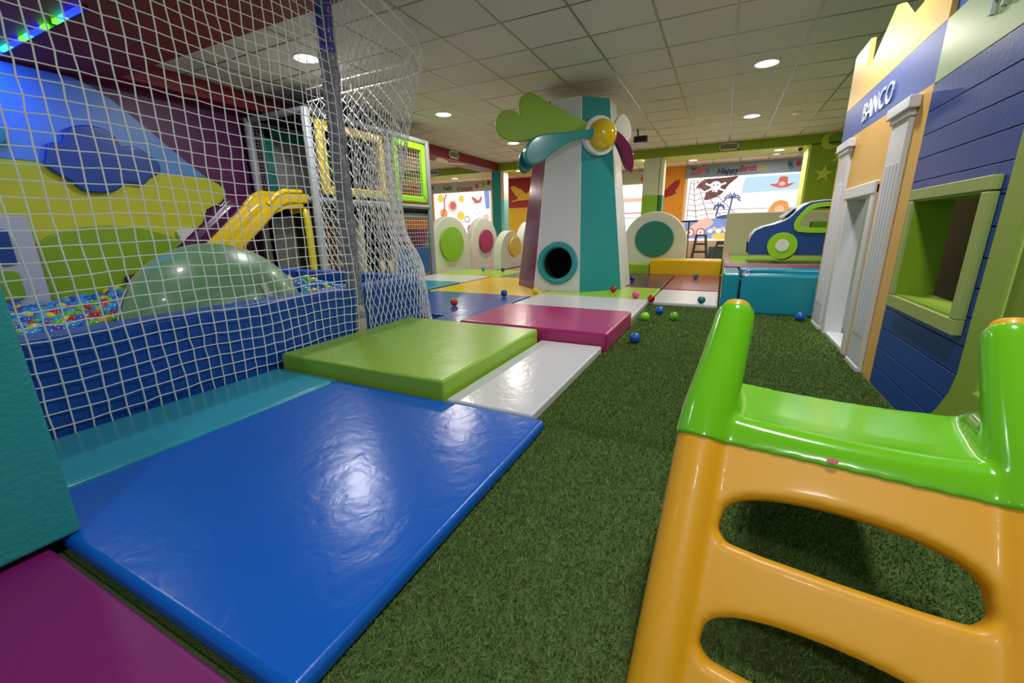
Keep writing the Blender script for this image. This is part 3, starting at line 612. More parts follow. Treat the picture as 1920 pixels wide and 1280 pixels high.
# ------------------------------------------------------------------ slides
def slide(label, x0, x1, m_, off=0.):
    t = thing('slide', label, 'slide', ((x0 + x1) / 2, 3.1, .1), 'slides from the climbing frame into the pit')
    pr = [(3.86, 1.17), (3.72, 1.17), (3.58, 1.165), (3.46, 1.13), (3.36, 1.05), (3.24, .935), (3.10, .82), (2.96, .70), (2.82, .58), (2.66, .45), (2.5, .34), (2.36, .27), (2.2, .24)]
    def hgt(y): return .145 if y < 3.2 else (.145 if y < 3.35 else .17) if y < 3.7 else .1
    rows = []
    for y, z in pr:
        h_ = hgt(y); y += off; w_ = x1 - x0
        row = []
        for (u, zz) in ((0, -.02), (0, h_ * .8), (.02, h_), (.06, h_), (.10, h_ * .75), (.14, .03), (.2, 0), (.35, -.004), (.5, -.006), (.65, -.004), (.8, 0), (.86, .03), (.90, h_ * .75), (.94, h_), (.98, h_), (1, h_ * .8), (1, -.02)):
            row.append((x0 + w_ * u, y, z + zz))
        rows.append(row)
    o = MB().grid(rows).build('chute', m_, t); sd = o.modifiers.new('s', 'SUBSURF'); sd.levels = 2; sd.render_levels = 2
    so_ = o.modifiers.new('t', 'SOLIDIFY'); so_.thickness = .02
    # hood at the top
    yb = 3.42 + off; hood = []
    for y, z in ((3.80, 1.20), (3.62, 1.235), (3.50, 1.22), (3.40, 1.14), (3.33, 1.05)):
        hood.append([(x1 - .005 - .02 * i / 3, y + off, z + (.06 if y > 3.45 else .05) * math.sin(PI * i / 6) + (-.12 if i == 0 else 0)) for i in range(4)])
    MB().tube([(x0 + .02, 3.3 + off, 1.12), (x0 + .02, 3.4 + off, 1.22), (x0 + .02, 3.52 + off, 1.28), (x0 + .02, 3.76 + off, 1.29)], .03, 10).build('hand_rail', m_, t); MB().tube([(x1 - .02, 3.3 + off, 1.12), (x1 - .02, 3.4 + off, 1.22), (x1 - .02, 3.52 + off, 1.28), (x1 - .02, 3.76 + off, 1.29)], .03, 10).build('hand_rail', m_, t)
    for xx in ((x0 + .012), (x1 - .012)):
        MB().prism([(3.3 + off, 1.0), (3.36 + off, 1.16), (3.46 + off, 1.26), (3.76 + off, 1.29), (3.76 + off, 1.1), (3.5 + off, 1.08)], 'x', xx - .01, xx + .01).build('side_wing', m_, t, bevel=.006)
    return t
slide('yellow plastic slide coming down into the ball pit', -5.2, -4.72, mat('slide_yellow', 'dcb814', .2, coat=.3))
slide('purple plastic slide next to the left wall', -5.70, -5.215, mat('slide_purple', '541048', .2, coat=.3))
tag(MB().prism([(2.80, .84), (2.86, .87), (3.02, .87), (2.84, .68)], 'x', -5.76, -5.715).build('bracket', PL_WHITE, bevel=.004), 'white bracket plate between the purple slide and the wall', 'bracket')

# ------------------------------------------------------------------ nets and pole
net = MB(); NX = -2.25; rr = .0031
rnd = random.Random(5)
nys = [.535 + .0583 * i for i in range(-9, 28)]; nzs = [.085 + .0572 * i for i in range(-1, 38)]
J = {}
def nj(i, k):
    if (i, k) not in J: J[(i, k)] = (NX + rnd.uniform(-.003, .003) + .01 * math.sin(i * .5 + k * .35), nys[i] + rnd.uniform(-.003, .003) + .004 * math.sin(k * .3), nzs[k] + rnd.uniform(-.003, .003) + .006 * math.sin(i * .45))
    return J[(i, k)]
for i in range(len(nys)): net.tube([nj(i, k) for k in range(len(nzs))] + [(NX, nys[i], 2.298 if nys[i] < 2.47 and nys[i] > 1.3 else ZC)], rr, 5, caps=False)
for k in range(len(nzs)): net.tube([nj(i, k) for i in range(len(nys))], rr * .85, 5, caps=False)
tag(net.build('safety_net', M_ROPE, merge=False), 'white square mesh safety net hanging in front of the ball pit', 'net')
# diamond net round the corner
n2 = MB()
Zl = [.05, .2, .35, .5, .75, 1.03, 1.4, 1.85, 2.1, 2.3]
# plan path at every level: pole -> corner bulge -> back along y -> climbing frame post
def lev(z, s):
    cz = [(.05, 2.91), (.4, 2.87), (.54, 2.93), (.775, 2.87), (1.03, 2.82), (1.4, 2.88), (1.83, 3.01), (2.2, 3.22), (2.35, 3.28)]
    yc = np.interp(z, [c[0] for c in cz], [c[1] for c in cz]); xc = np.interp(z, [.05, .4, .8, 1.2, 1.8, 2.35], [-2.25, -2.26, -2.44, -2.50, -2.50, -2.50])
    yb = np.interp(z, [.05, .4, 1.2, 2.35], [3.13, 3.13, 3.35, 3.75]); P0 = Vector((-2.245, 2.2, z)); P1 = Vector((xc + .02, yc - .12, z)); P2 = Vector((xc - .35, yb, z)); P3 = Vector((-4.52, 3.84, z))
    key = [P0, P0.lerp(P1, .5) + Vector((.0, 0, 0)), P1, Vector((xc - .06, yc + .11, z)), P2, P2.lerp(P3, .5), P3]
    u = s * (len(key) - 1); i = min(int(u), len(key) - 2); t = u - i
    p0 = key[max(i - 1, 0)]; p1 = key[i]; p2 = key[i + 1]; p3 = key[min(i + 2, len(key) - 1)]
    return .5 * ((2 * p1) + (-p0 + p2) * t + (2 * p0 - 5 * p1 + 4 * p2 - p3) * t * t + (-p0 + 3 * p1 - 3 * p2 + p3) * t ** 3)
NU, NZ = 72, 34
def np_(i, k):
    r2 = random.Random(i * 997 + k)
    p = lev(.04 + (2.28 - .04) * k / NZ, min(1, max(0, i / NU))); return p + Vector((r2.uniform(-.005, .005), r2.uniform(-.005, .005), r2.uniform(-.005, .005)))
for st in range(0, NU + 1, 2):
    for dr in (1, -1):
        path = []
        i = st; k = 0; d = dr
        while k <= NZ:
            path.append(np_(i, k)); k += 1
            if i + d < 0 or i + d > NU: d = -d
            i += d
        n2.tube(path, .0038, 4, caps=False)
n2.tube([lev(2.28, s / 40) for s in range(41)], .009, 8); n2.tube([lev(.04, s / 40) for s in range(41)], .008, 6)
n2.tube([lev(2.35, s / 40) + Vector((0, 0, .06)) for s in range(41)], .008, 8)
for s in range(0, 41): n2.tube([lev(2.28, s / 40), lev(2.35, s / 40) + Vector((0, 0, .06))], .0022, 4, caps=False)
for s in range(0, 41): p = lev(2.35, s / 40) + Vector((0, 0, .06)); n2.tube([p, Vector((p.x + .03, p.y - .02, ZC))], .002, 4, caps=False)
tag(n2.build('safety_net', M_ROPE, merge=False), 'white diamond mesh safety net gathered from the padded pole to the climbing frame', 'net')
pole = thing('net_pole', 'grey padded pole carrying the safety nets at the pit corner', 'pole', (-2.31, 2.16, 0))
pp = []; pr_ = []
for i in range(90):
    z = .12 + (1.86 - .12) * i / 89; pp.append((-2.31 + .006 * math.sin(i * .4), 2.16 + .004 * math.sin(i * .7), z)); pr_.append(.052 + random.uniform(-.003, .003) - (.006 if i % 9 == 0 else 0) + (.006 if z < .35 else 0))
MB().tube(pp, pr_, 16).build('padding', mat('pole_grey', '7a7a84', .35, bump=.8, bscale=30), pole)
pp = []; pr_ = []
for i in range(34):
    z = 1.86 + (ZC - .001 - 1.86) * i / 33; pp.append((-2.31, 2.16, z)); pr_.append(.046 + random.uniform(-.003, .003))
MB().tube(pp, pr_, 16).build('blue_sleeve', mat('pole_blue', '4a50a0', .15, bump=1.0, bscale=24, var=.35, vscale=12), pole)
wr = MB()
for i in range(34):
    z0_ = .2 + i * .0665; wr.tube([(-2.31 + .058 * math.cos(a), 2.16 + .058 * math.sin(a), z0_ + .012 * math.sin(a * 2)) for a in [2 * PI * j / 18 for j in range(18)]], .0022, 4, closed=True)
for j in range(6):
    a = j * PI / 3 + .3; wr.tube([(-2.31 + .058 * math.cos(a), 2.16 + .058 * math.sin(a), .15 + i * .1) for i in range(23)], .002, 4, caps=False)
wr.build('net_wrap', mat('wrap_grey', 'a8a8a8', .7), pole, merge=False)
MB().tube([(-2.30, 2.14, 0.0), (-2.302, 2.15, .1), (-2.308, 2.158, .2), (-2.31, 2.16, .3)], [.064, .06, .062, .057], 14).build('foot_wrap', mat('foot_tape', 'a8a498', .5, bump=1, bscale=20), pole)

# ------------------------------------------------------------------ balls
BC = {'blue': '1c5cc0', 'light blue': '2a94cc', 'red': 'b81414', 'green': '62b422', 'yellow': 'd8c024', 'orange': 'cc3c10', 'pink': 'f04cb0', 'teal': '157a8c', 'dark blue': '163c9c', 'lime': '8cd828', 'violet': '5c2a9c'}
BM = {k: mat('ball_' + k.replace(' ', '_'), v, .28, coat=.2, bump=.02, bscale=12) for k, v in BC.items()}
def uvs(r, seg=20, rg=12):
    vs = [(0, 0, r)]; fs = []
    for i in range(1, rg):
        a = PI * i / rg
        for k in range(seg): b = 2 * PI * k / seg; vs.append((r * math.sin(a) * math.cos(b), r * math.sin(a) * math.sin(b), r * math.cos(a)))
    vs.append((0, 0, -r)); n = len(vs) - 1
    for k in range(seg): fs.append((0, 1 + k, 1 + (k + 1) % seg)); fs.append((n, n - seg + (k + 1) % seg, n - seg + k))
    for i in range(rg - 2):
        for k in range(seg): a = 1 + i * seg; fs.append((a + k, a + seg + k, a + seg + (k + 1) % seg, a + (k + 1) % seg))
    return vs, fs
BME = {}
def ballmesh(col, r=.039):
    if (col, r) not in BME:
        vs, fs = uvs(r); me = bpy.data.meshes.new('ball'); me.from_pydata(vs, [], fs); me.materials.append(BM[col]); me.polygons.foreach_set('use_smooth', [True] * len(fs)); BME[(col, r)] = me
    return BME[(col, r)]
def ball(x, y, z, col, label, group, r=.039):
    o = bpy.data.objects.new('play_ball', ballmesh(col, r)); COL.objects.link(o); o.location = (x, y, z + r); return tag(o, label, 'ball', group)
FB = [(-2.42, 3.56, .05, 'orange', 'orange ball on the dark blue mat right of the net'), (-2.22, 4.3, .05, 'dark blue', 'blue ball near the front edge of the yellow mat'),
      (-1.96, 4.62, .045, 'yellow', 'yellow ball at the corner of the yellow mat'), (-4.05, 7.0, .05, 'light blue', 'tiny pale blue ball on the far lime mat below the arches'),
      (-3.62, 6.98, .05, 'dark blue', 'tiny dark ball on the far lime mat left of the windmill'),
      (-1.13, 5.1, .045, 'red', 'red ball at the foot of the teal windmill face'), (-.80, 4.73, .045, 'pink', 'pink ball on the lime mat edge'),
      (-.615, 4.6, .035, 'red', 'red ball between the lime mat and the white mat'), (-.545, 3.77, .0, 'lime', 'lime green ball touching the white mat behind the pink mat'),
      (-.465, 4.10, .0, 'blue', 'blue ball on the turf behind two green balls'), (-.315, 3.87, .0, 'green', 'green ball alone on the turf, right one of the green pair'),
      (-.13, 4.68, .035, 'teal', 'teal ball on the white mat beside the small pool'), (.67, 4.25, .0, 'blue', 'blue ball on the turf by the foot of the small pool wall'),
      (-.49, 2.97, .0, 'blue', 'nearest blue ball on the turf right of the pink mat'), (-.31, 7.0, .04, 'teal', 'dark teal ball on the maroon mat in front of the yellow block'),
      (-1.14, 6.36, .04, 'dark blue', 'dark blue ball beside the right foot of the windmill')]
for x, y, z, c, l in FB: ball(x, y, z + (.004 if z == 0 else .001), c, l, 'loose play balls on mats and turf')
ball(.27, 4.95 - .1, .30, 'blue', 'blue ball on top of the pool filling beside the end post', 'balls in the small pool'); ball(.235, 4.72, .295, 'red', 'red ball on top of the pool filling beside the end post', 'balls in the small pool')
# pool filling
rb = random.Random(9)
box_fill = tag(box('pool_filling', BM['blue'], .2, 1.48, 4.63, 5.01, .001, .29), 'deep filling of balls under the small pool surface', 'ball filling', kind='stuff')
# the ball pit: surface layer
def proj(p):
    d = Vector(p) - Vector((0, 0, .8)); xx = d.dot(Vector(R_)); yy = d.dot(Vector(D_)); zz = d.dot(Vector(F_))
    return (960 + 782 * xx / zz, 640 + 782 * yy / zz, zz) if zz > .1 else (-9999, 0, 1)
cand = []
step = .084; iy = 0; y = .0
while y < 2.84:
    x = -5.66 + (step / 2 if iy % 2 else 0)
    while x < -2.50:
        px = x + rb.uniform(-.008, .008); py = y + rb.uniform(-.008, .008)
        dd = math.hypot((px - DC.x), (py - DC.y)); h_ = .165 + .03 * math.sin(px * 3) + .03 * math.sin(py * 2.5 + px) + rb.uniform(-.02, .025) + .11 * min(1, max(0, (py - 1.9) / .5)) + .16 * math.exp(-((px + 4.35) ** 2 + (py - 1.95) ** 2) / .12)
        if dd > DR + .03 and not (px < -5.5 and .3 < py < 1.65) and not (px < -4.68 and py > 2.1):
            a, b, z_ = proj((px, py, h_))
            vis = -20 < a < 1940 and b > 400 and not (a < 700 and b > 0 and False)
            # hidden behind the front wall top edge
            t_ = (-2.44 - 0) / px; zl = .8 + (h_ + .04 - .8) * t_
            vis = vis and zl > .42
            # behind the dome
            if vis:
                dv = Vector((px, py, h_)) - Vector((0, 0, .8)); tt = max(0, min(1, (DC - Vector((0, 0, .8))).dot(dv) / dv.length_squared)); cp = Vector((0, 0, .8)) + dv * tt
                if (cp - DC).length < .55: vis = False
            cand.append((0 if vis else 1, z_, px, py, h_))
        x += step
    y += step * .88; iy += 1
cand.sort()
pal = ['blue', 'light blue', 'blue', 'light blue', 'red', 'green', 'yellow', 'light blue', 'blue', 'light blue', 'green', 'blue', 'yellow', 'red', 'violet']
stf = MB(); names = list(dict.fromkeys(pal)); vs0, fs0 = uvs(.042, 12, 8)
for i, (nv, z_, px, py, h_) in enumerate(cand):
    c = rb.choice(pal)
    if -4.7 < px < -4.0 and 1.6 < py < 2.3 and rb.random() < .75: c = 'red'
    if i < 300: sd_ = 'left of' if px < -3.37 and py < 2.3 else 'right of'; ball(px, py, h_, c, '%s plastic ball in the ball pit heap %s the giant green ball' % (c, sd_), '%s pit balls %s the giant ball' % (c, sd_), .042)
    else: stf.add([(v[0] + px, v[1] + py, v[2] + h_ + .042) for v in vs0], fs0, names.index(c) if c in names else 0)
so2 = stf.build('pit_balls', [BM[n] for n in names], merge=False); tag(so2, 'mass of mixed plastic balls filling the rest of the ball pit', 'balls', kind='stuff')
tag(box('ball_filling', BM['blue'], -5.5, -2.5, -.4, 2.85, .031, .06), 'deeper filling of balls under the pit surface', 'ball filling', kind='stuff')

# ------------------------------------------------------------------ toddler slide in the right foreground
e_ = Vector((.9934, -.1145, 0)); t_ = Vector((.0687, .59604, .8)); O_ = Vector((-.02635, .52198, 0)); n_ = e_.cross(t_)
Ml = frameM(O_, e_, t_); h_v = Vector((.1145, .9934, 0)); W = .425
ts = thing('toddler_slide', 'plastic toddler slide ladder with orange rungs and bright green platform', 'toddler slide', (.2, .8, 0))
P_OR = mat('plastic_orange', 'f0ac1c', .42, coat=.06, bump=.03, bscale=60); P_GR = mat('plastic_green', '74ca1c', .16, coat=.35)
def sp(s, t, n=0): return O_ + e_ * s + t_ * t + n_ * n
def remesh(o, vox, sm=8, fac=.5):
    r = o.modifiers.new('r', 'REMESH'); r.mode = 'VOXEL'; r.voxel_size = vox; r.use_smooth_shade = True
    s_ = o.modifiers.new('s', 'SMOOTH'); s_.iterations = sm; s_.factor = fac
def hole(t0, t1, cx=W / 2 + .003, hw=.167):
    out = []
    out += [(cx - hw + .015, t0 + .004), (cx - hw * .6, t0 + .001), (cx, t0), (cx + hw * .6, t0 + .001), (cx + hw - .015, t0 + .004), (cx + hw, t0 + .02)]
    for i in range(0, 15):
        a = PI * i / 14; out.append((cx + hw * math.cos(a) if 0 < i < 14 else cx + hw * math.cos(a), t0 + .03 + (t1 - t0 - .03) * (math.sin(a) ** .62)))
    out.append((cx - hw, t0 + .02)); return out
lad = MB()
loops = [[(-.02, .0), (W + .02, .0), (W + .02, .53), (-.02, .53)], hole(.329, .431), hole(.146, .24), hole(-.04 + .045, .062)]
Mq = Ml
cu = shape2d('tmp_panel', loops, .05, .012, Ml, P_OR)
lad.add([v.co + Vector(ROOTLOC[cu.name]) for v in cu.data.vertices], [tuple(p.vertices) for p in cu.data.polygons]); bpy.data.objects.remove(cu)
for s0 in (-.004, W + .004):
    lad.tube([sp(s0, 0, .0), sp(s0, .55, 0)], .046, 24)
lo = lad.build('ladder', P_OR, ts, merge=False); remesh(lo, .0045, 14)
gr = MB()
rS = .047
for s0, sg in ((-.004, 1), (W + .004, -1)):
    gr.tube([sp(s0 + sg * .0, .497, .0), sp(s0 + sg * .002, .56, 0), sp(s0 + sg * .012, .68, 0), sp(s0 + sg * .018, .775, 0), sp(s0 + sg * .018, .79, 0)], [.051, .049, .042, .037, .033], 28)
# apron and platform: profile along the depth direction
zt = .457
nS = 16; rowsT = []; rowsB = []
base = [(sp(0, .498, .030)), (sp(0, .53, .030)), (sp(0, .552, .024))]
for i in range(nS + 1):
    s0 = W * i / nS; sag = .012 * (1 - (2 * i / nS - 1) ** 2)
    row = []
    for (tt_, off) in ((.498, .030), (.52, .030), (.545 - sag, .028), (.562 - sag, .018), (.572 - sag, 0)): row.append(sp(s0, tt_, off))
    q = sp(s0, .572, 0); zz = zt - sag * .9
    for dpt in (.03, .08, .14, .19): row.append(Vector((q.x, q.y, 0)) + h_v * dpt + Vector((0, 0, zz)))
    row2 = [p for p in row]
    rowsT.append(row)
# closed loft
npf = len(rowsT[0]); vs = []; fs = []
for i, row in enumerate(rowsT):
    low = [sp(W * i / nS, .498, -.03), Vector((row[-1].x, row[-1].y, row[-1].z - .06))]
    loop = row + [low[1], low[0]]; vs += loop
L_ = npf + 2
for i in range(nS):
    for k in range(L_): fs.append((i * L_ + k, i * L_ + (k + 1) % L_, (i + 1) * L_ + (k + 1) % L_, (i + 1) * L_ + k))
fs.append(tuple(range(L_))); fs.append(tuple(range(nS * L_, (nS + 1) * L_)))
gr.add(vs, fs)
# side ridges where the chute walls start
for s0, sg in ((.02, 1), (W - .02, -1)):
    q = sp(s0, .572, 0); b0 = Vector((q.x, q.y, 0)); hh = .004 if sg > 0 else .022
    gr.tube([b0 + h_v * -.01 + Vector((0, 0, zt + .0)), b0 + h_v * .06 + Vector((0, 0, zt + hh * .4)), b0 + h_v * .13 + e_ * sg * -.004 + Vector((0, 0, zt + hh * .8 - .012)), b0 + h_v * .185 - e_ * sg * .01 + Vector((0, 0, zt + hh * .5 - .02))], [.03, .026, .024, .02], 14)
go_ = gr.build('platform', P_GR, ts, merge=False); remesh(go_, .0042, 16)
for s0, sg in ((-.004, 1), (W + .004, -1)):
    c0 = sp(s0 + sg * .018, .787, 0)
    Mc = frameM(c0, e_, -n_) if False else Matrix.Translation(c0) @ t_.to_track_quat('Z', 'Y').to_matrix().to_4x4()
    MB().lathe([(.026, -.01), (.0265, .008), (.023, .014), (.012, .017), (.0001, .018)], (0, 0, 0), 28, Mc).build('post_cap', P_OR, ts)
q0 = sp(W / 2, .572, 0); q0.z = 0
rows = []
for d_, z_ in ((.17, .41), (.24, .37), (.34, .32), (.46, .22), (.58, .125), (.68, .075), (.78, .06)):
    row = []
    for u, hh in ((-.13, .0), (-.125, .008), (-.11, .006), (-.10, -.01), (0, -.012), (.10, -.01), (.11, .006), (.125, .008), (.13, 0)):
        row.append(q0 + h_v * d_ + e_ * u + Vector((0, 0, z_ + hh)))
    rows.append(row)
co = MB().grid(rows).build('chute', P_GR, ts); sd = co.modifiers.new('t', 'SOLIDIFY'); sd.thickness = .012; s2 = co.modifiers.new('s', 'SUBSURF'); s2.levels = 1; s2.render_levels = 1
spot = MB().add([sp(.195 + .008 * math.cos(a), .508 + .004 * math.sin(a), .0345) for a in [2 * PI * i / 14 for i in range(14)]], [tuple(range(14))]).build('sticker', mat('sticker_pink', 'e8407c', .4), ts)

# ------------------------------------------------------------------ vents, projector, camera, LED strip
M_VENT = mat('vent_white', 'd4d0c4', .5)
def vent(label, axis, k, a0, a1, z0_, z1_):
    loc = (k, (a0 + a1) / 2, z0_) if axis == 'x' else ((a0 + a1) / 2, k, z0_)
    t = thing('air_vent', label, 'air vent', loc, 'white air vents on the ceiling beams')
    s_ = 1 if axis == 'x' else -1
    fr = MB(); bd = .022
    for (p, q, r_, s4) in ((a0, a1, z0_, z0_ + bd), (a0, a1, z1_ - bd, z1_), (a0, a0 + bd, z0_, z1_), (a1 - bd, a1, z0_, z1_)):
        fr.box(k, k + s_ * .02, p, q, r_, s4) if axis == 'x' else fr.box(p, q, k, k + s_ * .02, r_, s4)
    fr.build('frame', M_VENT, t, merge=False)
    sl = MB(); n = 6
    for i in range(n):
        zz = z0_ + bd + (z1_ - z0_ - 2 * bd) * (i + .5) / n
        sl.box(k, k + s_ * .012, a0 + bd, a1 - bd, zz - .004, zz + .004) if axis == 'x' else sl.box(a0 + bd, a1 - bd, k, k + s_ * .012, zz - .004, zz + .004)
    sl.build('slat', mat('vent_slat', '98948a', .5), t, merge=False)
    bb = MB(); (bb.box(k, k + s_ * .003, a0 + bd, a1 - bd, z0_ + bd, z1_ - bd) if axis == 'x' else bb.box(a0 + bd, a1 - bd, k, k + s_ * .003, z0_ + bd, z1_ - bd)); bb.build('backing', mat('vent_dark', '5c584e', .8), t)
vent('white air vent on the green beam above the pirate mural', 'y', 10.4, -.25, .11, 2.33, 2.47)
vent('white air vent on the maroon beam right of the climbing frame', 'x', -5.45, 8.1, 8.46, 2.325, 2.475)
vent('white air vent on the green beam beyond the climbing frame', 'y', 10.4, -7.9, -7.35, 2.33, 2.47)
pj = thing('disco_light', 'black party light hanging from the ceiling right of the windmill', 'party light', (-1.55, 8.3, ZC))
MB().tube([(-1.55, 8.3, ZC), (-1.53, 8.3, 2.38)], .012, 8).build('hanger', BLACK, pj)
MB().box(-1.60, -1.37, 8.24, 8.36, 2.27, 2.375).build('housing', BLACK, pj, bevel=.012)
MB().tube([(-1.60, 8.3, 2.33), (-1.66, 8.28, 2.28), (-1.64, 8.28, 2.22), (-1.56, 8.28, 2.2)], .005, 6).build('cable', PL_WHITE, pj)
L = bpy.data.lights.new('party_beam', 'SPOT'); L.energy = 45; L.color = (.05, 1, .12); L.spot_size = math.radians(5); L.spot_blend = .5; L.shadow_soft_size = .004
lo2 = bpy.data.objects.new('party_beam', L); COL.objects.link(lo2); lo2.parent = pj; lo2.location = (.2, -.0, -.15)
dv = Vector((-.17, 8.6, ZC)) - (Vector((-1.35, 8.3, 2.34))); lo2.rotation_euler = dv.to_track_quat('-Z', 'Y').to_euler()
cc = thing('security_camera', 'small dark dome camera under the green beam by the moon wall', 'security camera', (1.2, 10.5, 2.3))
MB().lathe([(.06, 0), (.06, -.03), (.0001, -.03)], (1.2, 10.5, 2.3), 20).build('mount', PL_WHITE, cc)
MB().lathe([(.045, -.03), (.042, -.06), (.025, -.08), (.0001, -.087)], (1.2, 10.5, 2.3), 20).build('dome', BLACK, cc)
sm_ = tag(MB().lathe([(.07, 0), (.07, -.012), (.045, -.03), (.0001, -.034)], (.84, 8.34, ZC), 24).build('smoke_detector', PL_WHITE), 'round white smoke detector on the ceiling at right', 'smoke detector')
led = thing('led_strip', 'glowing blue and green LED strip under the maroon beam at top left', 'LED strip', (-4.8, 1.69, 2.3))
EC = [('led_blue', '1020ff', 7), ('led_cyan', '20e8d0', 6), ('led_green', '40ff20', 5)]
seq = [2, 1, 0, 1, 1, 0, 0, 2, 1, 0, 0, 2, 1, 2, 1, 0, 0]
MB().box(-5.79, -4.0, 1.70, 1.715, 2.27, 2.3).build('channel', BLACK, led)
for i, k in enumerate(seq):
    x0 = -5.75 + i * .1; 
    if i in (12,): continue
    MB().box(x0, x0 + .085, 1.675, 1.70, 2.272, 2.296).build('diode', mat(EC[k][0], '202020', .5, emit=EC[k][1], es=EC[k][2]), led)
L = bpy.data.lights.new('led_glow', 'AREA'); L.shape = 'RECTANGLE'; L.size = .4; L.size_y = .03; L.energy = 9; L.color = (.04, .16, 1)
lo3 = bpy.data.objects.new('led_glow', L); COL.objects.link(lo3); lo3.parent = led; lo3.location = (-.62, -.12, -.06); lo3.rotation_euler = (0, math.radians(35), 0)

# ------------------------------------------------------------------ birds, murals, banners
BIRD = [(0, .45), (.06, .52), (.0, .30), (.10, .38), (.2, .0), (.24, -.12), (.1, -.28), (-.1, -.36), (.12, -.33), (.35, -.34), (.5, -.3), (.62, -.24), (.6, -.16), (.72, .0), (.86, .22), (.98, .42), (.96, .2), (.86, -.02)]
bird0 = [(0, .95), (.05, .93), (.08, 1.0), (.13, .95), (.18, .98), (.24, .90), (.40, .78), (.52, .62), (.62, .46), (.72, .62), (.82, .8), (.9, .96), (.94, .9), (1.0, 1.0), (1.02, .8), (.98, .6), (.90, .42), (.95, .3), (.85, .2), (.7, .12), (.5, .08), (.3, .08), (.15, .03), (0, 0), (.12, .1), (.26, .17), (.30, .25), (.22, .38), (.14, .55), (.06, .74)]
def bird(label, m_, y, x0, z0_, w_, h_, flip=False):
    P = [((x0 + (1 - u if flip else u) * w_), z0_ + v * h_) for u, v in bird0]
    return tag(MB().prism(P, 'y', y - .02, y).build('bird_emblem', m_, smooth=False), label, 'emblem', 'flying bird emblems')
M_RED = mat('paint_red', 'a01822', .5); M_YELP = mat('paint_amber', 'e8b81c', .5)
struct(box('wall_far_4', M_YELP, -6.5, -5.1, 12.74, 12.799, 0, 2.36), 'amber wall panel'); struct(box('wall_far_5', M_RED, -6.5, -5.1, 12.70, 12.739, 1.5, 2.36), 'red wall panel above the amber one')
bird('amber flying bird on the red panel left of the windmill', M_YELP, 12.699, -6.25, 1.66, .9, .5)
bird('red bird wing on the orange panel right of the windmill', M_RED, 12.759, -2.12, 1.56, .92, .5)
bd = [(u, v) for u, v in bird0]
tag(MB().prism([(-5.92 + v * .42, 7.8 + u * 1.1) for u, v in bd], 'z', 2.29, 2.2995).build('bird_emblem', mat('paint_cream', 'ecd8b8', .6), smooth=False), 'cream flying bird under the maroon beam', 'emblem', 'flying bird emblems')
def EM(name, c, s): return mat(name, '202020', .6, emit=c, es=s, spec=0)
M_LIT = EM('window_lit', 'fff6ee', 1.6)
def mural(label, x0, x1, z0_, z1_, y=12.79):
    t = thing('window_mural', label, 'window mural', ((x0 + x1) / 2, y, z0_), 'backlit printed window murals')
    MB().box(x0, x1, y - .03, y - .002, z0_, z1_).build('lit_pane', M_LIT, t)
    MB().box(x0, x1, y - .045, y - .03, z0_ + .78, z0_ + .795).build('glazing_bar', mat('bar_grey', '8a8080', .6), t)
    return t
mr = mural('backlit window mural of a pirate flag, palms and a cannon', -.98, 1.80, .45, 2.06)
YM = 12.745; E_BR = EM('print_brown', '8a5a54', .75); E_BL = EM('print_blue', '90b0e8', .9); E_NV = EM('print_navy', '6068a8', .8); E_RD = EM('print_red', 'e07868', .9); E_RO = EM('print_rope', 'a88880', .75); E_WH = EM('print_white', 'fff8f4', 1.4); E_OG = EM('print_orange', 'f0a860', 1.0); E_SK = EM('print_sky', 'c0e0f0', 1.1); E_PK = EM('print_pink', 'f4c0b0', 1.1); E_YE = EM('print_yellow', 'f8d860', 1.0)
_pl = [0]; SH = [0, 0, 1]
def flat(root, pts, m_, name='print'):
    _pl[0] += 1; yy = YM - .0006 * (_pl[0] % 60); pts = [(a + SH[0], b + SH[1]) for a, b in pts]; return MB().prism(pts, 'y', yy - .004, yy).build(name, m_, root, smooth=False)
def strip(root, pts, w_, m_, name='print'):
    mb = MB(); _pl[0] += 1; yy = YM - .0006 * (_pl[0] % 60); mb.tube([(a + SH[0], yy, b + SH[1]) for a, b in pts], w_, 4, caps=False); return mb.build(name, m_, root)
flat(mr, [(-.98, .5), (-.98, .98), (.3, 1.02), (1.78, .98), (1.78, .5)], E_BL, 'sea')
flat(mr, [(.32, 1.62), (.36, 2.0), (1.76, 2.02), (1.76, 1.66)], E_SK, 'sky'); SH[0] = -.34
flat(mr, spl([(-.42, 1.82), (-.25, 2.0), (.0, 2.02), (.3, 2.03), (.55, 2.04), (.35, 1.85), (.22, 1.65), (.0, 1.52), (-.2, 1.5), (-.18, 1.66), (-.3, 1.78)], 4), E_BR, 'flag')
flat(mr, circ(.04, 1.84, .13, .11, 20), E_WH, 'skull'); flat(mr, [(-.03, 1.68), (.1, 1.68), (.1, 1.76), (-.03, 1.76)], E_WH, 'skull_jaw')
for dx in (-.045, .055): flat(mr, circ(.04 + dx, 1.84, .028, .034, 12), E_BR, 'eye')
for s_ in (1, -1): strip(mr, [(-.2, 1.8 - .1 * s_), (.28, 1.8 + .1 * s_)], .022, E_WH, 'bone')
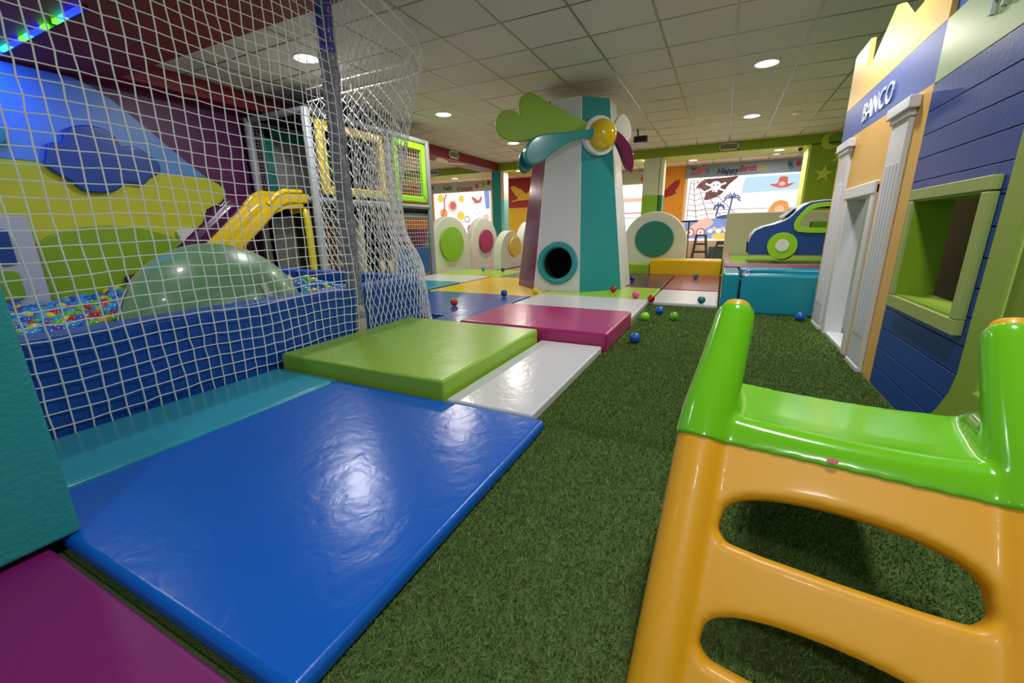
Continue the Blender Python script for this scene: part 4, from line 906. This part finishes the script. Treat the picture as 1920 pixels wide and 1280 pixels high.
# rope ladder rigging
SH[0] = -.1
for k in range(5):
    xb = [-.82, -.55, -.22, .12, .55][k]; xt = [-.80, -.74, -.66, -.58, -.50][k]; strip(mr, [(xt, 2.03), ((xt + xb) / 2 - .02, 1.45), (xb, .72 + .05 * k)], .009, E_RO, 'rigging')
for j in range(8):
    f_ = j / 8; zz = 1.95 - .14 * j; pts = []
    for k in range(5):
        xb = [-.82, -.55, -.22, .12, .55][k]; xt = [-.80, -.74, -.66, -.58, -.50][k]; tt2 = (2.03 - zz) / 1.25; pts.append((xt + (xb - xt) * tt2, zz - .02 * math.sin(k * PI / 2) + .03 * (k % 2) * -1 + .02 * k * f_))
    strip(mr, pts, .008, E_RO, 'rigging')
SH[0] = -.34; SH[1] = .1
for (px_, pz, sc_) in ((.46, 1.42, .2), (.18, 1.22, .13)):
    strip(mr, [(px_ - .06, .96), (px_ - .02, 1.2), (px_, pz)], .02, E_NV, 'palm_trunk')
    for a in (20, 70, 115, 160, -15, 195): strip(mr, [(px_, pz), (px_ + sc_ * .6 * math.cos(math.radians(a)), pz + sc_ * .5 * math.sin(math.radians(a)) + .03), (px_ + sc_ * math.cos(math.radians(a)), pz + sc_ * .6 * math.sin(math.radians(a)) - .06)], .018, E_NV, 'palm_leaf')
flat(mr, spl([(.1, .93), (.3, 1.0), (.5, 1.0), (.8, .94), (.5, .9)], 4), E_NV, 'island')
SH[0] = -.2; SH[1] = .08
flat(mr, spl([(-.75, .62), (-.3, .95), (-.12, .92), (-.08, .78), (-.4, .58), (-.65, .5)], 4), E_PK, 'cannon')
for cx in (-.62, -.35): flat(mr, circ(cx, .58, .12, .12, 20), E_RD, 'cannon_wheel'); flat(mr, circ(cx, .58, .08, .08, 20), E_WH, 'wheel_inner'); flat(mr, circ(cx, .58, .03, .03, 12), E_RD, 'wheel_nut')
for i in range(5): flat(mr, circ(-.12 + .1 * i, .62 + .05 * (i % 2), .06, .055, 16), E_PK if i % 2 else E_WH, 'cannon_ball')
flat(mr, circ(.12, .48, .2, .09, 16), E_YE, 'sand')
SH[0] = .2; SH[1] = 0
flat(mr, spl([(.72, 1.8), (.9, 1.72), (1.1, 1.72), (1.24, 1.82), (1.1, 1.8), (1.08, 1.95), (.92, 1.96), (.88, 1.82)], 4), E_RD, 'hat_shape')
flat(mr, circ(.98, 1.80, .07, .05, 14), E_PK, 'round_shape')
flat(mr, spl([(.72, 1.06), (.78, 1.22), (.85, 1.36), (1.0, 1.42), (1.16, 1.36), (1.2, 1.2), (1.26, 1.06), (1.1, 1.0), (.9, 1.0)], 4), E_OG, 'flower_shape')
flat(mr, circ(1.0, 1.2, .1, .09, 18), E_PK, 'round_shape'); flat(mr, circ(.82, 1.06, .07, .07, 14), E_YE, 'leaf_shape'); flat(mr, circ(1.2, 1.12, .07, .06, 14), E_YE, 'leaf_shape'); flat(mr, [(.9, .95), (1.14, .95), (1.1, 1.1), (.93, 1.1)], E_RD, 'pot_shape')
SH[0] = 0
ml = mural('backlit window mural of coloured bubbles and a small red bird', -9.3, -7.05, .3, 2.08)
for (cx, cz, r_, m_) in ((-8.5, 1.62, .2, E_PK), (-8.48, 1.64, .13, E_RD), (-8.2, 1.3, .15, E_YE), (-7.95, 1.18, .11, E_RO), (-7.95, 1.18, .08, E_WH), (-7.55, 1.42, .12, E_SK), (-7.55, 1.42, .09, E_WH), (-8.15, 1.85, .11, E_YE), (-7.2, 1.2, .12, E_PK), (-8.9, 1.4, .16, E_OG), (-9.0, 1.9, .14, E_YE), (-7.8, .85, .16, E_RD), (-8.5, .8, .2, E_YE)): flat(ml, circ(cx, cz, r_, r_, 24), m_, 'bubble')
flat(ml, [(-7.75 + u * .42, 1.66 + v * .24) for u, v in bird0], E_RD, 'bird_print'); flat(ml, [(-7.2, 1.5), (-7.05, 1.5), (-7.05, 2.07), (-7.25, 2.07)], E_BL, 'curtain_print')
strip(ml, [(-8.95, 1.3), (-8.85, 1.55), (-8.85, 1.85), (-8.75, 2.03)], .03, E_RD, 'ribbon_print')
m3 = mural('narrow backlit window beside the pistachio pillar', -3.0, -1.72, .3, 1.98)
flat(m3, [(-2.99, 1.52), (-1.73, 1.52), (-1.73, 1.62), (-2.99, 1.62)], E_PK, 'stripe'); flat(m3, [(-2.99, 1.2), (-1.73, 1.2), (-1.73, 1.23), (-2.99, 1.23)], E_RD, 'stripe')
def banner(label, x0, x1, z0_, z1_, m_, y=12.72):
    t = thing('party_banner', label, 'banner', ((x0 + x1) / 2, y, z0_), 'party banners over the windows')
    MB().box(x0, x1, y - .012, y, z0_, z1_).build('cloth', m_, t); return t
bt = banner('grey blue Happy Birthday banner above the pirate mural', -1.04, 1.84, 2.055, 2.365, mat('banner_blue', '8a9cb4', .7))
TY = 12.7; Mtx = lambda x, z: frameM((x, TY, z), (1, 0, 0), (0, 0, 1))
text('lettering', 'Happy', .19, Mtx(-.30, 2.12), mat('text_navy', '1c3468', .6), bt, .004, shear=.2, bold=.004)
text('lettering', 'Birth', .19, Mtx(.20, 2.15), mat('text_crimson', 'b02048', .6), bt, .004, shear=.2, bold=.004)
text('lettering', 'day', .19, Mtx(.58, 2.15), mat('text_gold', 'c8b040', .6), bt, .004, shear=.2, bold=.003)
for (cx, cz, c_) in ((-.72, 2.2, 'd84858'), (-.62, 2.27, 'd86068'), (-.52, 2.21, '5090b8'), (1.46, 2.24, 'c82850'), (1.32, 2.18, '4878a8'), (1.28, 2.26, '487868')):
    o = MB().prism(circ(cx, cz, .05, .065, 16), 'y', TY - .002, TY + .006).build('balloon_print', mat('balloon_' + c_, c_, .5), bt, smooth=False)
MB().prism([(-.93 + u * .14, 2.24 + v * .09) for u, v in bird0], 'y', TY, TY + .006).build('bird_print', M_RED, bt, smooth=False)
MB().box(-.93, -.78, TY, TY + .006, 2.13, 2.145).box(-.93, -.78, TY, TY + .006, 2.17, 2.182).build('underline_print', M_RED, bt, merge=False)
bf = banner('pale Feliz Cumple banner above the bubble mural', -9.95, -6.95, 2.06, 2.37, mat('banner_sage', 'b4c4ac', .7))
text('lettering', 'Feliz', .2, Mtx(-8.85, 2.15), mat('text_grey', '485060', .6), bf, .004, shear=.2, bold=.003)
text('lettering', 'Cumple', .2, Mtx(-8.3, 2.11), mat('text_crimson', 'b02048', .6), bf, .004, shear=.2, bold=.003)
for (cx, cz, c_) in ((-9.7, 2.25, 'd84858'), (-9.5, 2.22, 'd86068'), (-9.3, 2.26, '5090b8'), (-7.5, 2.22, 'c82850'), (-7.25, 2.25, '98b040'), (-7.05, 2.3, 'a03030')):
    MB().prism(circ(cx, cz, .06, .07, 16), 'y', TY - .002, TY + .006).build('balloon_print', mat('balloon_' + c_, c_, .5), bf, smooth=False)
b3 = banner('short end of a third party banner beside the pistachio pillar', -3.0, -1.72, 2.0, 2.32, mat('banner_sage', 'b4c4ac', .7))
for (cx, cz, c_) in ((-2.15, 2.12, 'd84858'), (-2.06, 2.2, 'd86068'), (-1.97, 2.16, '5090b8')): MB().prism(circ(cx, cz, .06, .07, 16), 'y', TY - .002, TY + .006).build('balloon_print', mat('balloon_' + c_, c_, .5), b3, smooth=False)
# lantern on the far orange wall
ln = thing('wall_lantern', 'black wall lantern on the orange wall seen through the green framed window', 'lantern', (-11.1, 12.65, 1.75))
MB().box(-11.35, -11.0, 12.6, 12.69, 1.55, 1.9).build('glass', EM('lantern_glow', 'e8e0d8', .5), ln)
MB().prism([(-11.42, 1.9), (-10.93, 1.9), (-11.05, 2.02), (-11.3, 2.02)], 'y', 12.56, 12.69).box(-11.38, -11.32, 12.57, 12.6, 1.5, 1.9).box(-11.2, -11.15, 12.57, 12.6, 1.5, 1.9).box(-11.03, -10.97, 12.57, 12.6, 1.5, 1.9).box(-11.4, -10.95, 12.57, 12.6, 1.5, 1.56).build('cage', BLACK, ln, merge=False)

# ------------------------------------------------------------------ stools and table in the far room
M_ST = mat('stool_wood', '3c322c', .5)
def stool(label, x, y, h=.62, w=.36):
    t = thing('bar_stool', label, 'stool', (x, y, -.02), 'dark stools in the far room')
    MB().box(x - w * .36, x + w * .36, y - .13, y + .13, h - .04, h).build('seat', M_ST, t, bevel=.006)
    for sx in (-1, 1):
        for sy in (-1, 1): MB().tube([(x + sx * w * .5, y + sy * .17, -.02), (x + sx * w * .3, y + sy * .1, h - .03)], .026, 6).build('leg', M_ST, t)
    for z in (.18, .38):
        f_ = 1 - z / h * .4
        for sy in (-1, 1): MB().box(x - w * .5 * f_, x + w * .5 * f_, y + sy * .16 * f_ - .012, y + sy * .16 * f_ + .012, z - .02, z + .02).build('rung', M_ST, t)
    return t
stool('dark wooden stool between the teal dotted arch and the cream board', -.5, 12.05)
stool('dark wooden stool partly hidden by the cream board', .02, 12.2, .45, .4)
tb = thing('side_table', 'dark round pedestal table behind the teal dotted arch', 'table', (-.82, 12.2, -.02))
MB().lathe([(.0001, .93), (.2, .93), (.2, .965), (.0001, .965)], (-.82, 12.2, 0), 24).build('tabletop', BLACK, tb)
MB().tube([(-.82, 12.2, 0), (-.82, 12.2, .93)], .022, 8).build('pedestal', mat('pedestal_steel', '6a5c58', .4), tb)
MB().lathe([(.0001, .03), (.15, .02), (.17, -.02)], (-.82, 12.2, 0), 24).build('table_foot', BLACK, tb)
bs = tag(box('bench', mat('bench_blue', '4c6478', .6), -.3, 2.2, 12.3, 12.65, -.02, .3, bevel=.01), 'low blue grey bench below the pirate mural', 'bench')
